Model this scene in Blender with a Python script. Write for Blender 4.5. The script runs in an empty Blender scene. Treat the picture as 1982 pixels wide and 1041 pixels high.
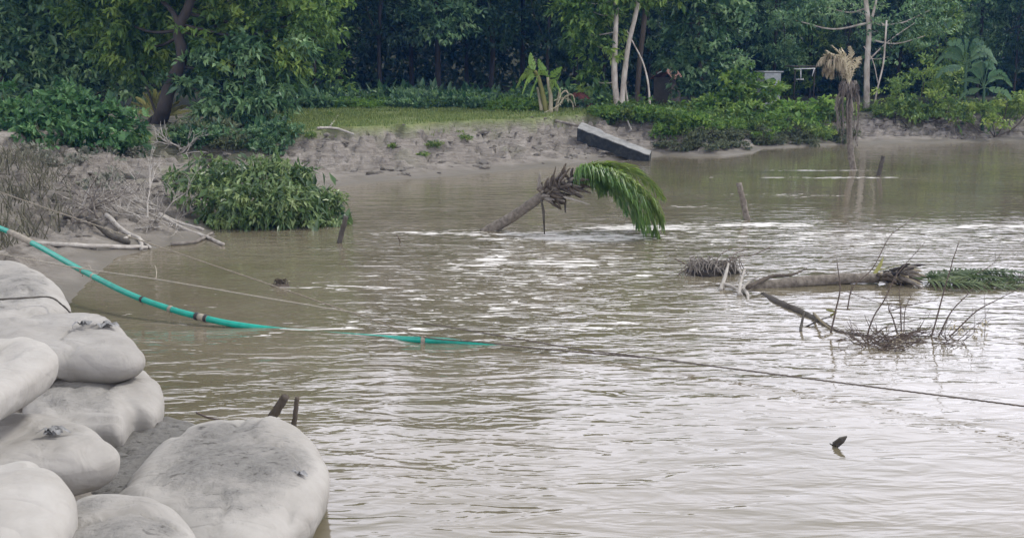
import bpy, math, random
import numpy as np
from mathutils import Vector, Matrix
R = math.radians
scene = bpy.context.scene
COL = scene.collection

# ------------------------------------------------------------------ camera, world, sun, exposure
F_PX, W_PX, H_PX, HOR, CAMZ = 2125.0, 1982.0, 1041.0, 110.0, 4.0
PITCH = math.atan((H_PX/2-HOR)/F_PX)
cam_d = bpy.data.cameras.new('camera'); cam = bpy.data.objects.new('camera', cam_d); COL.objects.link(cam)
cam.location = (0, 0, CAMZ); cam.rotation_euler = (math.pi/2-PITCH, 0, 0)
cam_d.sensor_width = 36; cam_d.lens = 36*F_PX/W_PX; cam_d.clip_start = .1; cam_d.clip_end = 2000
scene.camera = cam
VEIL = 24.0
SUN_EL, SUN_AZ = R(52), R(74)          # azimuth clockwise from +Y (from the right)
world = bpy.data.worlds.new('World'); scene.world = world; world.use_nodes = True
nt = world.node_tree; bgn = nt.nodes['Background']
sky = nt.nodes.new('ShaderNodeTexSky'); sky.sky_type = 'NISHITA'; sky.sun_disc = False
sky.sun_elevation = SUN_EL; sky.sun_rotation = SUN_AZ; sky.dust_density = 2
hs = nt.nodes.new('ShaderNodeHueSaturation'); hs.inputs['Saturation'].default_value = .30
nt.links.new(sky.outputs[0], hs.inputs['Color']); 
# thin cloud: a pale veil over the clear sky, brightest low down
tcw = nt.nodes.new('ShaderNodeTexCoord'); sx = nt.nodes.new('ShaderNodeSeparateXYZ'); nt.links.new(tcw.outputs['Generated'], sx.inputs[0])
vr = nt.nodes.new('ShaderNodeValToRGB'); e = vr.color_ramp.elements; nt.links.new(sx.outputs['Z'], vr.inputs[0])
e[0].position = 0; e[0].color = (1.00, 1.00, 1.12, 1); e[1].position = 1; e[1].color = (.22, .235, .27, 1); e2 = e.new(.32); e2.color = (1.03, 1.02, 1.14, 1); e3 = e.new(.6); e3.color = (.44, .445, .47, 1)
cl = nt.nodes.new('ShaderNodeTexNoise'); cl.inputs['Scale'].default_value = 3; cl.inputs['Detail'].default_value = 5; nt.links.new(tcw.outputs['Generated'], cl.inputs['Vector'])
cm = nt.nodes.new('ShaderNodeMapRange'); cm.inputs[1].default_value = .3; cm.inputs[2].default_value = .7; cm.inputs[3].default_value = VEIL*.8; cm.inputs[4].default_value = VEIL*1.2; nt.links.new(cl.outputs[0], cm.inputs[0])
vm = nt.nodes.new('ShaderNodeVectorMath'); vm.operation = 'SCALE'; nt.links.new(vr.outputs[0], vm.inputs[0]); nt.links.new(cm.outputs[0], vm.inputs['Scale'])
mw = nt.nodes.new('ShaderNodeMix'); mw.data_type = 'RGBA'; mw.inputs[0].default_value = .75; nt.links.new(hs.outputs[0], mw.inputs[6]); nt.links.new(vm.outputs[0], mw.inputs[7])
nt.links.new(mw.outputs[2], bgn.inputs[0]); bgn.inputs[1].default_value = .12
sl = bpy.data.lights.new('sun', 'SUN'); sl.energy = 2.1; sl.angle = R(11); sl.color = (1, .965, .91)
so = bpy.data.objects.new('sun', sl); COL.objects.link(so)
sdir = Vector((math.sin(SUN_AZ)*math.cos(SUN_EL), math.cos(SUN_AZ)*math.cos(SUN_EL), math.sin(SUN_EL)))
so.rotation_euler = sdir.to_track_quat('Z', 'Y').to_euler()
vs = scene.view_settings; vs.view_transform = 'Standard'; vs.look = 'None'; vs.gamma = 1; vs.exposure = 0.12
scene.cycles.max_bounces = 6; scene.cycles.diffuse_bounces = 3; scene.cycles.transmission_bounces = 3

# ------------------------------------------------------------------ placing points of the place
cp, sp_ = math.cos(PITCH), math.sin(PITCH)
def ray(px, py):
    u = (px-W_PX/2)/F_PX; v = -(py-H_PX/2)/F_PX
    return Vector((u, cp+v*sp_, -sp_+v*cp))
def at(px, py, z=0.0):
    d = ray(px, py); t = (z-CAMZ)/d.z
    return Vector((d.x*t, d.y*t, z))
def atY(px, py, Y):
    d = ray(px, py); t = Y/d.y
    return Vector((d.x*t, Y, CAMZ+d.z*t))

# ------------------------------------------------------------------ object helpers
def tag(o, label=None, cat=None, group=None, kind=None):
    if label: o['label'] = label
    if cat: o['category'] = cat
    if group: o['group'] = group
    if kind: o['kind'] = kind
    return o
def empty(name, loc, label=None, cat=None, group=None):
    o = bpy.data.objects.new(name, None); COL.objects.link(o); o.location = loc
    return tag(o, label, cat, group)
def copy_tree(o, parent=None):
    c = o.copy(); COL.objects.link(c); c.parent = parent
    for ch in list(o.children): copy_tree(ch, c)
    return c
class MB:
    """collects verts/faces (world or local space)"""
    def __init__(s): s.v = []; s.f = []; s.c = []; s.n = 0; s.sm = []
    def add(s, v, f, col=None, smooth=True):
        v = np.asarray(v, float).reshape(-1, 3)
        s.v.append(v)
        f = [tuple(int(i)+s.n for i in q) for q in f] if not isinstance(f, np.ndarray) else f+s.n
        s.f.append(f); s.sm.append((len(f), smooth))
        s.c.append(np.full(len(v), .5) if col is None else np.broadcast_to(np.asarray(col, float), (len(v),)).copy())
        s.n += len(v)
    def build(s, name, mat, parent=None, origin=None):
        me = bpy.data.meshes.new(name)
        V = np.concatenate(s.v)
        if origin is not None: V = V-np.asarray(origin)
        elif parent is not None: V = V-np.asarray(wloc(parent))
        if all(isinstance(f, np.ndarray) for f in s.f) and len({f.shape[1] for f in s.f}) == 1:
            F = np.concatenate(s.f); k = F.shape[1]
            me.vertices.add(len(V)); me.vertices.foreach_set('co', V.ravel())
            me.loops.add(F.size); me.loops.foreach_set('vertex_index', F.ravel().astype(np.int32))
            me.polygons.add(len(F)); me.polygons.foreach_set('loop_start', np.arange(0, F.size, k, dtype=np.int32))
            me.polygons.foreach_set('loop_total', np.full(len(F), k, dtype=np.int32))
            me.update(calc_edges=True)
        else:
            fl = []
            for f in s.f: fl += [tuple(q) for q in (f.tolist() if isinstance(f, np.ndarray) else f)]
            me.from_pydata([tuple(x) for x in V], [], fl); me.update()
        sm = np.concatenate([np.full(n, b) for n, b in s.sm])
        me.polygons.foreach_set('use_smooth', sm.astype(bool))
        a = me.attributes.new('tone', 'FLOAT', 'POINT'); a.data.foreach_set('value', np.concatenate(s.c).astype(np.float32))
        me.materials.append(mat)
        o = bpy.data.objects.new(name, me); COL.objects.link(o)
        if parent is not None: o.parent = parent
        elif origin is not None: o.location = origin
        return o
def wloc(o):
    l = Vector(o.location)
    while o.parent is not None: o = o.parent; l = l+Vector(o.location)
    return l
def tube(mb, pts, rad, sides=7, col=None, rough=0, rng=None, cap=True):
    P = [Vector(p) for p in pts]; n = len(P)
    if not hasattr(rad, '__len__'): rad = [rad]*n
    vs_, f = [], []
    prev = None
    for i, p in enumerate(P):
        t = (P[min(i+1, n-1)]-P[max(i-1, 0)])
        if t.length < 1e-9: t = Vector((0, 0, 1))
        t.normalize()
        if prev is None:
            a = Vector((0, 0, 1)) if abs(t.z) < .9 else Vector((1, 0, 0)); u = t.cross(a).normalized()
        else: u = (prev-t*prev.dot(t)).normalized()
        prev = u; w = t.cross(u)
        for k in range(sides):
            an = 2*math.pi*k/sides; r = rad[i]*(1+(rng.uniform(-rough, rough) if rough else 0))
            vs_.append(p+u*math.cos(an)*r+w*math.sin(an)*r)
    for i in range(n-1):
        for k in range(sides):
            a = i*sides+k; b = i*sides+(k+1) % sides
            f.append((a, b, b+sides, a+sides))
    if cap: f.append(tuple(range(sides))[::-1]); f.append(tuple((n-1)*sides+k for k in range(sides)))
    mb.add([tuple(v) for v in vs_], f, col)
def curve(pts, n=12):
    """Catmull-Rom through pts"""
    P = [Vector(p) for p in pts]; P = [2*P[0]-P[1]]+P+[2*P[-1]-P[-2]]; out = []
    m = len(P)-3
    for s in range(m):
        for k in range(n):
            t = k/n; a, b, c, d = P[s:s+4]
            out.append(.5*((2*b)+(c-a)*t+(2*a-5*b+4*c-d)*t*t+(3*b-a-3*c+d)*t**3))
    out.append(P[-2]); return out
def wobble(pts, amp, rng): return [Vector(p)+Vector((rng.uniform(-1, 1), rng.uniform(-1, 1), rng.uniform(-1, 1)))*amp for p in pts]

# ------------------------------------------------------------------ numpy noise
def vnoise(x, y, seed):
    r = np.random.RandomState(seed).rand(257, 257)
    xi = np.floor(x).astype(int); yi = np.floor(y).astype(int); fx = x-xi; fy = y-yi
    fx = fx*fx*(3-2*fx); fy = fy*fy*(3-2*fy); xi %= 256; yi %= 256
    return (r[xi, yi]*(1-fx)*(1-fy)+r[xi+1, yi]*fx*(1-fy)+r[xi, yi+1]*(1-fx)*fy+r[xi+1, yi+1]*fx*fy)*2-1
def fbm(x, y, seed, o=4, g=.5):
    s = 0; a = 1
    for i in range(o): s = s+a*vnoise(x*2**i+13.7*i, y*2**i-7.3*i, seed+i); a *= g
    return s
def sstep(a, b, x): t = np.clip((x-a)/(b-a), 0, 1); return t*t*(3-2*t)

# ------------------------------------------------------------------ materials
def mat(name): 
    m = bpy.data.materials.new(name); m.use_nodes = True
    return m, m.node_tree.nodes, m.node_tree.links, m.node_tree.nodes['Principled BSDF']
def N(nodes, t, **kw):
    n = nodes.new(t)
    for k, v in kw.items():
        if k in n.inputs: n.inputs[k].default_value = v
        else: setattr(n, k, v)
    return n
def ramp(nodes, stops):
    r = nodes.new('ShaderNodeValToRGB'); e = r.color_ramp.elements
    while len(e) < len(stops): e.new(.5)
    for i, (p, c) in enumerate(stops): e[i].position = p; e[i].color = (*c, 1)
    return r
def noise_mat(name, cols, scale=6, rough=.85, bump=.3, bscale=None, stretch=(1, 1, 1), spec=.3, dist=.02):
    m, n, l, b = mat(name)
    tc = N(n, 'ShaderNodeTexCoord'); mp = N(n, 'ShaderNodeMapping'); mp.inputs['Scale'].default_value = stretch
    l.new(tc.outputs['Object'], mp.inputs[0])
    nz = N(n, 'ShaderNodeTexNoise', Scale=scale, Detail=6, Roughness=.65); l.new(mp.outputs[0], nz.inputs['Vector'])
    k = len(cols); rp = ramp(n, [(.3+.4*i/max(1, k-1), c) for i, c in enumerate(cols)]); l.new(nz.outputs[0], rp.inputs[0]); l.new(rp.outputs[0], b.inputs['Base Color'])
    n2 = N(n, 'ShaderNodeTexNoise', Scale=bscale or scale*3, Detail=5, Roughness=.7); l.new(mp.outputs[0], n2.inputs['Vector'])
    bp = N(n, 'ShaderNodeBump', Strength=bump, Distance=dist); l.new(n2.outputs[0], bp.inputs['Height']); l.new(bp.outputs[0], b.inputs['Normal'])
    b.inputs['Roughness'].default_value = rough; b.inputs['Specular IOR Level'].default_value = spec
    return m
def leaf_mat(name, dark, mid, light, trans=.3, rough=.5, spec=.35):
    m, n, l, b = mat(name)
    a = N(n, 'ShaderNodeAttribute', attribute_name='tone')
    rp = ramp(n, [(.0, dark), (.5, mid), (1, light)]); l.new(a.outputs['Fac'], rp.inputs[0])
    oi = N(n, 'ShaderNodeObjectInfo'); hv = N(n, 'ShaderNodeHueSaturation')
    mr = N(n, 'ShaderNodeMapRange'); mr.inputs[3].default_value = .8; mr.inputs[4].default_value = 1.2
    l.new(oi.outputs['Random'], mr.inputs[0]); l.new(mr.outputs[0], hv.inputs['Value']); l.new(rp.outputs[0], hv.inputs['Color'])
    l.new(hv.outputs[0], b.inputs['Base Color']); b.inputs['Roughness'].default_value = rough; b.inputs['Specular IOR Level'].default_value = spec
    tr = N(n, 'ShaderNodeBsdfTranslucent'); l.new(hv.outputs[0], tr.inputs[0])
    mx = N(n, 'ShaderNodeMixShader'); mx.inputs[0].default_value = trans
    l.new(b.outputs[0], mx.inputs[1]); l.new(tr.outputs[0], mx.inputs[2]); l.new(mx.outputs[0], n['Material Output'].inputs[0])
    return m
M = {}
M['leaf_shaded'] = leaf_mat('leaf_shaded', (.010, .028, .015), (.028, .064, .030), (.060, .115, .050), .25)  # leaf colour darkened to paint in the shade inside the wood
M['leaf_mid'] = leaf_mat('leaf_mid', (.036, .088, .024), (.140, .250, .055), (.330, .450, .105), .36)
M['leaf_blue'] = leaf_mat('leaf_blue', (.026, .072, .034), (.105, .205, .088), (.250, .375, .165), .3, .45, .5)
M['leaf_bright'] = leaf_mat('leaf_bright', (.050, .115, .026), (.135, .245, .048), (.270, .390, .085), .36)
M['leaf_bank'] = leaf_mat('leaf_bank', (.055, .110, .034), (.160, .245, .060), (.320, .400, .095), .34)
M['leaf_bush'] = leaf_mat('leaf_bush', (.050, .105, .038), (.140, .230, .075), (.320, .410, .160), .25, .38, .6)
M['leaf_muddy'] = leaf_mat('leaf_muddy', (.10, .11, .08), (.17, .18, .14), (.24, .24, .19), .1, .8, .2)
M['banana'] = leaf_mat('banana', (.09, .18, .03), (.18, .31, .06), (.34, .46, .12), .4, .45)
M['banana_blue'] = leaf_mat('banana_blue', (.04, .09, .05), (.08, .16, .08), (.14, .23, .12), .3, .45)
M['palm_green'] = leaf_mat('palm_green', (.04, .10, .025), (.11, .21, .045), (.27, .34, .08), .3, .4, .5)
M['leaf_thicket'] = leaf_mat('leaf_thicket', (.026, .080, .028), (.075, .180, .062), (.170, .310, .115), .3)
M['palm_dull'] = leaf_mat('palm_dull', (.035, .065, .028), (.075, .12, .045), (.15, .19, .08), .2, .6, .3)
M['palm_dry'] = leaf_mat('palm_dry', (.17, .145, .10), (.33, .285, .20), (.56, .51, .37), .25, .8, .2)
M['palm_dead'] = leaf_mat('palm_dead', (.07, .06, .052), (.16, .14, .122), (.33, .30, .265), .1, .9, .15)
M['palm_yellow'] = leaf_mat('palm_yellow', (.16, .17, .05), (.27, .27, .09), (.40, .38, .15), .35, .7, .2)
M['grass'] = leaf_mat('grass', (.08, .125, .035), (.150, .200, .065), (.26, .29, .11), .25, .7, .2)
M['grass_dry'] = leaf_mat('grass_dry', (.07, .07, .045), (.14, .135, .095), (.23, .22, .16), .15, .85, .2)
M['bark'] = noise_mat('bark', [(.045, .036, .028), (.11, .09, .07)], 5, .9, .6, 14, (1, 1, .3))
M['bark_dark'] = noise_mat('bark_dark', [(.02, .018, .016), (.05, .042, .035)], 5, .9, .6, 14, (1, 1, .3))
M['bark_pale'] = noise_mat('bark_pale', [(.20, .17, .14), (.38, .34, .29), (.50, .47, .41)], 4, .8, .3, 14, (1, 1, .4))
M['palm_trunk'] = noise_mat('palm_trunk', [(.07, .058, .047), (.15, .130, .105), (.24, .215, .18)], 11, .85, .8, 22)
M['wood_muddy'] = noise_mat('wood_muddy', [(.09, .078, .066), (.18, .16, .138), (.30, .28, .245)], 6, .9, .4, 20)
M['wood_pale'] = noise_mat('wood_pale', [(.20, .18, .155), (.34, .315, .28), (.44, .42, .38)], 6, .8, .3, 20)
M['wood_dark'] = noise_mat('wood_dark', [(.035, .03, .025), (.09, .08, .065)], 9, .75, .5, 25)
M['twig_dark'] = noise_mat('twig_dark', [(.06, .045, .035), (.13, .10, .085)], 9, .8, .3, 25)
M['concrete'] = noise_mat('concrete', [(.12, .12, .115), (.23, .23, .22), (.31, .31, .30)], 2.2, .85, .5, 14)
M['concrete_dark'] = noise_mat('concrete_dark', [(.008, .010, .012), (.018, .021, .022), (.045, .048, .045)], 5, .9, .4, 20)
M['rope'] = noise_mat('rope', [(.17, .145, .11), (.30, .265, .205)], 30, .9, .8, 90, dist=.004)
M['rope_wet'] = noise_mat('rope_wet', [(.09, .075, .062), (.17, .145, .12)], 30, .7, .8, 90, dist=.004)
M['rope_pale'] = noise_mat('rope_pale', [(.24, .215, .17), (.38, .35, .29)], 30, .9, .8, 90, dist=.004)
M['tin_red'] = noise_mat('tin_red', [(.16, .07, .05), (.25, .13, .10)], 4, .7, .2, 12)
M['tin_pale'] = noise_mat('tin_pale', [(.22, .24, .24), (.42, .44, .44)], 3, .6, .2, 12)
M['white_beam'] = noise_mat('white_beam', [(.5, .5, .5), (.7, .7, .7)], 3, .6, .1, 12)
M['mud_wall'] = noise_mat('mud_wall', [(.05, .045, .04), (.09, .08, .07)], 3, .95, .2, 12)
M['straw'] = noise_mat('straw', [(.10, .03, .025), (.17, .06, .045)], 8, .9, .5, 20)
M['cloth_torn'] = noise_mat('cloth_torn', [(.10, .10, .10), (.34, .34, .34)], 14, .8, .5, 30)
# ------------------------------------------------------------------ shoreline and terrain
def A(px, py): p = at(px, py, 0); return (p.x, p.y)
SHORE = [(400, 70), (120, 62), (45, 56)]+[A(*p) for p in [(1960, 273), (1820, 277), (1700, 279), (1620, 281), (1565, 284), (1480, 288), (1462, 296), (1400, 303), (1340, 303), (1285, 301), (1262, 306), (1205, 309), (1120, 320), (1000, 330), (860, 342), (700, 354), (650, 362), (560, 378), (470, 402), (415, 440), (420, 458), (360, 468), (300, 482), (232, 497), (205, 520), (165, 556), (128, 600), (190, 700), (270, 830)]]+[(-2.9, 9.3), (-2.0, 7.2), (-.6, 5.6), (3, 4.6), (30, 3), (120, 0), (400, -10)]
SH = np.array(SHORE)
def sdist(x, y):
    """signed distance to the shoreline, positive on land"""
    x = np.asarray(x, float); y = np.asarray(y, float); best = np.full(x.shape, 1e9); ins = np.zeros(x.shape, bool)
    n = len(SH)
    for i in range(n):
        ax, ay = SH[i]; bx, by = SH[(i+1) % n]
        if i < n-1:
            dx, dy = bx-ax, by-ay; t = np.clip(((x-ax)*dx+(y-ay)*dy)/(dx*dx+dy*dy), 0, 1)
            best = np.minimum(best, np.hypot(x-ax-t*dx, y-ay-t*dy))
        c = ((ay > y) != (by > y)); 
        with np.errstate(divide='ignore', invalid='ignore'): xi = (bx-ax)*(y-ay)/(by-ay if by != ay else 1e-9)+ax
        ins ^= c & (x < xi)
    return np.where(ins, -best, best)
def region(x, y):
    """bank height H and width W by place"""
    right = sstep(4.5, 8, x)*(y > 30)
    left = sstep(-8.5, -11, x)*sstep(40, 36, y)
    near = sstep(17, 13, y)
    H = 1.5-.30*right+.35*left; Wd = 4.4-1.9*right+1.2*sstep(14.5, 17, x)*(y > 40)+3.5*left
    H = H*(1-near)+2.3*near; Wd = Wd*(1-near)+6*near
    return H, Wd
def ground(x, y, detail=True):
    x = np.asarray(x, float); y = np.asarray(y, float); d = sdist(x, y); H, Wd = region(x, y)
    wv = 0.35*vnoise(x*.9, y*.9, 5)+.25*vnoise(x*2.3, y*2.3, 6) if detail else 0
    dd = d+wv*sstep(.2, 2.5, d)
    t = np.clip(dd/Wd, 0, 2)
    h = H*(.06*sstep(0, .08, t)+.17*sstep(.03, .5, t)+.42*sstep(.38, .90, t)+.35*sstep(.955, 1.0, t))
    # low muddy path behind the half drowned bush
    g = np.exp(-(((x+9.6)/3.6)**2+((y-36.2)/2.6)**2)**1.5); h = h*(1-.72*g)+.25*.72*g*(d > 0)
    h = np.where(d < 0, np.maximum(-1.2, .35*d-.02), h)
    # slow rise under the forest; added unseen berm behind it blocks the sky gaps
    h = h+.012*np.clip(y-58, 0, 60)*(d > 0)+16*sstep(90, 112, np.hypot(x*.9, y))*(d > 0)*(y > 5)
    if detail:
        slope = sstep(.12, .42, t)*sstep(1.0, .95, t)
        far = (y > 14)
        rd = 1-np.abs(fbm(x*.75+.5*y, y*1.5, 21, 4, .55))
        h = h+far*slope*(.26*(rd-.6)+.12*fbm(x*1.3, y*3.4, 31, 4, .62))
        # small slump terraces that run along the bank
        q_ = dd*2.1+1.3*vnoise(x*.45, y*.45, 71)+.5*vnoise(x*1.7, y*1.7, 72); f2 = q_-np.floor(q_); h = h+far*slope*.16*(.4+.6*(vnoise(x*.5+9, y*.5, 73) > -.2))*(sstep(.55, .68, f2)-f2)
        led = (h*4.4+.9*vnoise(x*.6, y*.6, 77)+.25*vnoise(x*2.2, y*2.2, 78)); fr = led-np.floor(led); h = h+far*slope*.27*(sstep(.36, .43, fr)-fr)
        h = h+.03*fbm(x*1.1, y*1.1, 41, 3)*(d > .3)
        h = h+np.clip(d, 0, 1)*.012*fbm(x*5, y*5, 51, 2)
    return h
def gz(x, y): return float(ground(np.array([x]), np.array([y]), True)[0])
def gnd(px, py, y0=15, y1=90):
    """first point where the ray through a pixel meets the ground"""
    d = ray(px, py); Y = np.arange(y0, y1, .05); t = Y/d.y
    z = CAMZ+d.z*t; h = np.maximum(ground(d.x*t, Y), 0); i = np.argmax(z < h) if (z < h).any() else len(Y)-1
    return Vector((float(d.x*t[i]), float(Y[i]), float(h[i])))
def axis(lo, hi, f0, f1, step):
    fine = np.arange(f0, f1, step); a = []; v = f0; s = step
    while v > lo: s *= 1.25; v -= s; a.append(v)
    b = []; v = fine[-1]; s = step
    while v < hi: s *= 1.25; v += s; b.append(v)
    return np.concatenate([a[::-1], fine, b])
def grid_mesh(name, xs, ys, z, material, attrs={}):
    X, Y = np.meshgrid(xs, ys); nx, ny = len(xs), len(ys)
    V = np.stack([X.ravel(), Y.ravel(), z.ravel()], 1); i = np.arange(nx*ny).reshape(ny, nx)
    Fq = np.stack([i[:-1, :-1].ravel(), i[:-1, 1:].ravel(), i[1:, 1:].ravel(), i[1:, :-1].ravel()], 1)
    mb = MB(); mb.add(V, Fq); o = mb.build(name, material)
    for k, a in attrs.items():
        at_ = o.data.attributes.new(k, 'FLOAT', 'POINT'); at_.data.foreach_set('value', a.ravel().astype(np.float32))
    return o
# ground material
m, n, l, b = mat('ground_mud_and_grass'); M['ground'] = m
geo = N(n, 'ShaderNodeNewGeometry'); ag = N(n, 'ShaderNodeAttribute', attribute_name='grass'); ad = N(n, 'ShaderNodeAttribute', attribute_name='litter_shade'); aw = N(n, 'ShaderNodeAttribute', attribute_name='wet')
n1 = N(n, 'ShaderNodeTexNoise', Scale=.9, Detail=8, Roughness=.65); l.new(geo.outputs['Position'], n1.inputs['Vector'])
n2 = N(n, 'ShaderNodeTexNoise', Scale=7, Detail=6, Roughness=.7); l.new(geo.outputs['Position'], n2.inputs['Vector'])
mudc = ramp(n, [(.36, (.090, .077, .061)), (.47, (.200, .177, .149)), (.64, (.300, .275, .242))]); 
mxn = N(n, 'ShaderNodeMath', operation='MULTIPLY_ADD'); mxn.inputs[1].default_value = .5; l.new(n2.outputs[0], mxn.inputs[0])
hf = N(n, 'ShaderNodeMath', operation='MULTIPLY'); hf.inputs[1].default_value = .5; l.new(n1.outputs[0], hf.inputs[0]); l.new(hf.outputs[0], mxn.inputs[2])
def mixc(fac, a, c):
    x = N(n, 'ShaderNodeMix', data_type='RGBA'); l.new(fac, x.inputs[0])
    for s, v in ((6, a), (7, c)):
        if isinstance(v, tuple): x.inputs[s].default_value = (*v, 1)
        else: l.new(v, x.inputs[s])
    return x.outputs[2]
wetc = mixc(aw.outputs['Fac'], mudc.outputs[0], (.125, .112, .090))
grc = ramp(n, [(.35, (.12, .14, .05)), (.5, (.16, .195, .07)), (.7, (.23, .24, .10))]); l.new(n1.outputs[0], grc.inputs[0])
gc = mixc(ag.outputs['Fac'], wetc, grc.outputs[0])
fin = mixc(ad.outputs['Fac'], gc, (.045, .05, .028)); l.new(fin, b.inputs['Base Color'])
rr = N(n, 'ShaderNodeMapRange'); rr.inputs[3].default_value = .8; rr.inputs[4].default_value = .5; l.new(aw.outputs['Fac'], rr.inputs[0]); l.new(rr.outputs[0], b.inputs['Roughness'])
b.inputs['Specular IOR Level'].default_value = .35
mg = N(n, 'ShaderNodeMapping'); mg.inputs['Scale'].default_value = (1.3, 3.5, 9); l.new(geo.outputs['Position'], mg.inputs[0])
ng = N(n, 'ShaderNodeTexNoise', Scale=1.0, Detail=6, Roughness=.62, Distortion=.7); l.new(mg.outputs[0], ng.inputs['Vector'])
ngm = N(n, 'ShaderNodeMath', operation='MULTIPLY_ADD'); l.new(ng.outputs[0], ngm.inputs[0]); ngm.inputs[1].default_value = 2.6; l.new(n2.outputs[0], ngm.inputs[2])
iw = N(n, 'ShaderNodeMath', operation='MULTIPLY_ADD'); l.new(aw.outputs['Fac'], iw.inputs[0]); iw.inputs[1].default_value = -.7; iw.inputs[2].default_value = .8
cq = N(n, 'ShaderNodeMath', operation='MULTIPLY_ADD'); l.new(ng.outputs[0], cq.inputs[0]); cq.inputs[1].default_value = .55; cq2 = N(n, 'ShaderNodeMath', operation='MULTIPLY'); l.new(mxn.outputs[0], cq2.inputs[0]); cq2.inputs[1].default_value = .5; l.new(cq2.outputs[0], cq.inputs[2]); l.new(cq.outputs[0], mudc.inputs[0])
bp = N(n, 'ShaderNodeBump', Distance=.09); l.new(iw.outputs[0], bp.inputs['Strength']); l.new(ngm.outputs[0], bp.inputs['Height']); l.new(bp.outputs[0], b.inputs['Normal'])
xs = axis(-150, 150, -24, 29, .12); ys = axis(-50, 160, 14, 60, .11)
X, Y = np.meshgrid(xs, ys); Z = ground(X, Y); D = sdist(X, Y); Hh, Ww = region(X, Y)
clear = sstep(-10.5, -9, X)*sstep(5.5, 3.5, X+.15*(Y-45))*sstep(57, 54, Y)
DW = (D+(.35*vnoise(X*.9, Y*.9, 5)+.25*vnoise(X*2.3, Y*2.3, 6))*sstep(.2, 2.5, D))/Ww; gr = sstep(.965, 1.0, DW)*(Y > 30)
grass_a = gr*np.clip(.35+.9*clear+.3*vnoise(X*1.3, Y*1.3, 8), 0, 1)*sstep(-.228, -.205, X/np.maximum(Y, 1)+.012*vnoise(Y*.8, X*.8, 19))
grass_a = np.maximum(grass_a, .28*sstep(.3, .8, fbm(X*.6, Y*.6, 61, 3))*sstep(1.0, 3, D)*(Y > 30))
lit_sh = gr*sstep(53, 56, Y+1.2*vnoise(X*.7, Y*.7, 3))
lit_sh = np.maximum(lit_sh, .75*sstep(-.205, -.225, X/np.maximum(Y, 1))*sstep(.45, .8, D/Ww)*(Y > 37)*np.clip(.7+.6*vnoise(X*1.7, Y*1.7, 55), 0, 1))  # under the leaning tree its shade is painted in with the litter
wet = sstep(.28, .03, Z+.05*vnoise(X*1.5, Y*1.5, 4))
grid_mesh('ground', xs, ys, Z, M['ground'], {'grass': grass_a, 'litter_shade': lit_sh, 'wet': wet})['kind'] = 'structure'

# ------------------------------------------------------------------ water
m, n, l, b = mat('river_water'); M['water'] = m
geo = N(n, 'ShaderNodeNewGeometry'); ac = N(n, 'ShaderNodeAttribute', attribute_name='chop'); af = N(n, 'ShaderNodeAttribute', attribute_name='foam_glint')
def wn(sx, sy, det, rot=0, rough=.55, dist=0):
    mp = N(n, 'ShaderNodeMapping'); mp.inputs['Scale'].default_value = (sx, sy, 1); mp.inputs['Rotation'].default_value = (0, 0, rot)
    l.new(geo.outputs['Position'], mp.inputs[0]); t = N(n, 'ShaderNodeTexNoise', Detail=det, Roughness=rough, Scale=1.0, Distortion=dist); l.new(mp.outputs[0], t.inputs['Vector']); return t.outputs[0]
def mth(op, a, c):
    x = N(n, 'ShaderNodeMath', operation=op)
    for i, v in enumerate((a, c)):
        if isinstance(v, (int, float)): x.inputs[i].default_value = v
        else: l.new(v, x.inputs[i])
    return x.outputs[0]
big = wn(.7, 2.0, 3, R(8), .5, .8); mid = wn(1.8, 4.6, 2, R(-6), .55, .6); fine = wn(7, 13, 2, R(10), .5)
hsum = mth('ADD', mth('MULTIPLY', big, .50), mth('ADD', mth('MULTIPLY', mid, .26), mth('MULTIPLY', fine, .014)))
hh = mth('MULTIPLY', hsum, ac.outputs['Fac'])
bp = N(n, 'ShaderNodeBump', Strength=1.0, Distance=.16); l.new(hh, bp.inputs['Height']); l.new(bp.outputs[0], b.inputs['Normal'])
bodyn = wn(.25, .35, 4, 0, .6)
body = ramp(n, [(.35, (.132, .114, .073)), (.65, (.180, .155, .112))]); l.new(bodyn, body.inputs[0])
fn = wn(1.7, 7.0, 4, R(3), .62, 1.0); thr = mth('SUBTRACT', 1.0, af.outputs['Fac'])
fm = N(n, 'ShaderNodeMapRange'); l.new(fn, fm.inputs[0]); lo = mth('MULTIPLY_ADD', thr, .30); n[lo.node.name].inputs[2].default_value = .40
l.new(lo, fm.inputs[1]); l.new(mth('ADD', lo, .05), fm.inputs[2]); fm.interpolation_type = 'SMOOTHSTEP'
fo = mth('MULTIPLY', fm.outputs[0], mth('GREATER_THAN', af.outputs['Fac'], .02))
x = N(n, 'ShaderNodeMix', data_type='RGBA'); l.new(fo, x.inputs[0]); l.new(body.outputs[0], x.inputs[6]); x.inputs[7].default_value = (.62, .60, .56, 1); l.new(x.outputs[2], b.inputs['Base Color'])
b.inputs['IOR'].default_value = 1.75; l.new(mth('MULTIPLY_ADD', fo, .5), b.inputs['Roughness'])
b.inputs['Roughness'].links[0].from_node.inputs[2].default_value = .045
xs = axis(-140, 140, -22, 29, .25); ys = axis(-40, 100, 5, 58, .25)
X, Y = np.meshgrid(xs, ys)
def blob(px, py, rx, ry, ang=0):
    p = at(px, py, 0); c, s = math.cos(ang), math.sin(ang); dx = X-p.x; dy = Y-p.y
    return np.exp(-(((c*dx+s*dy)/rx)**2+((-s*dx+c*dy)/ry)**2))
chop = .24+.22*sstep(34, 27, Y)-.20*sstep(17, 11.5, Y)*sstep(-4.5, 1, X)
chop = chop*(1-.55*np.clip(blob(1750, 350, 9, 10)+blob(1500, 330, 4, 8), 0, 1))*(1-.6*blob(350, 560, 4.2, 6.5))
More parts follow.
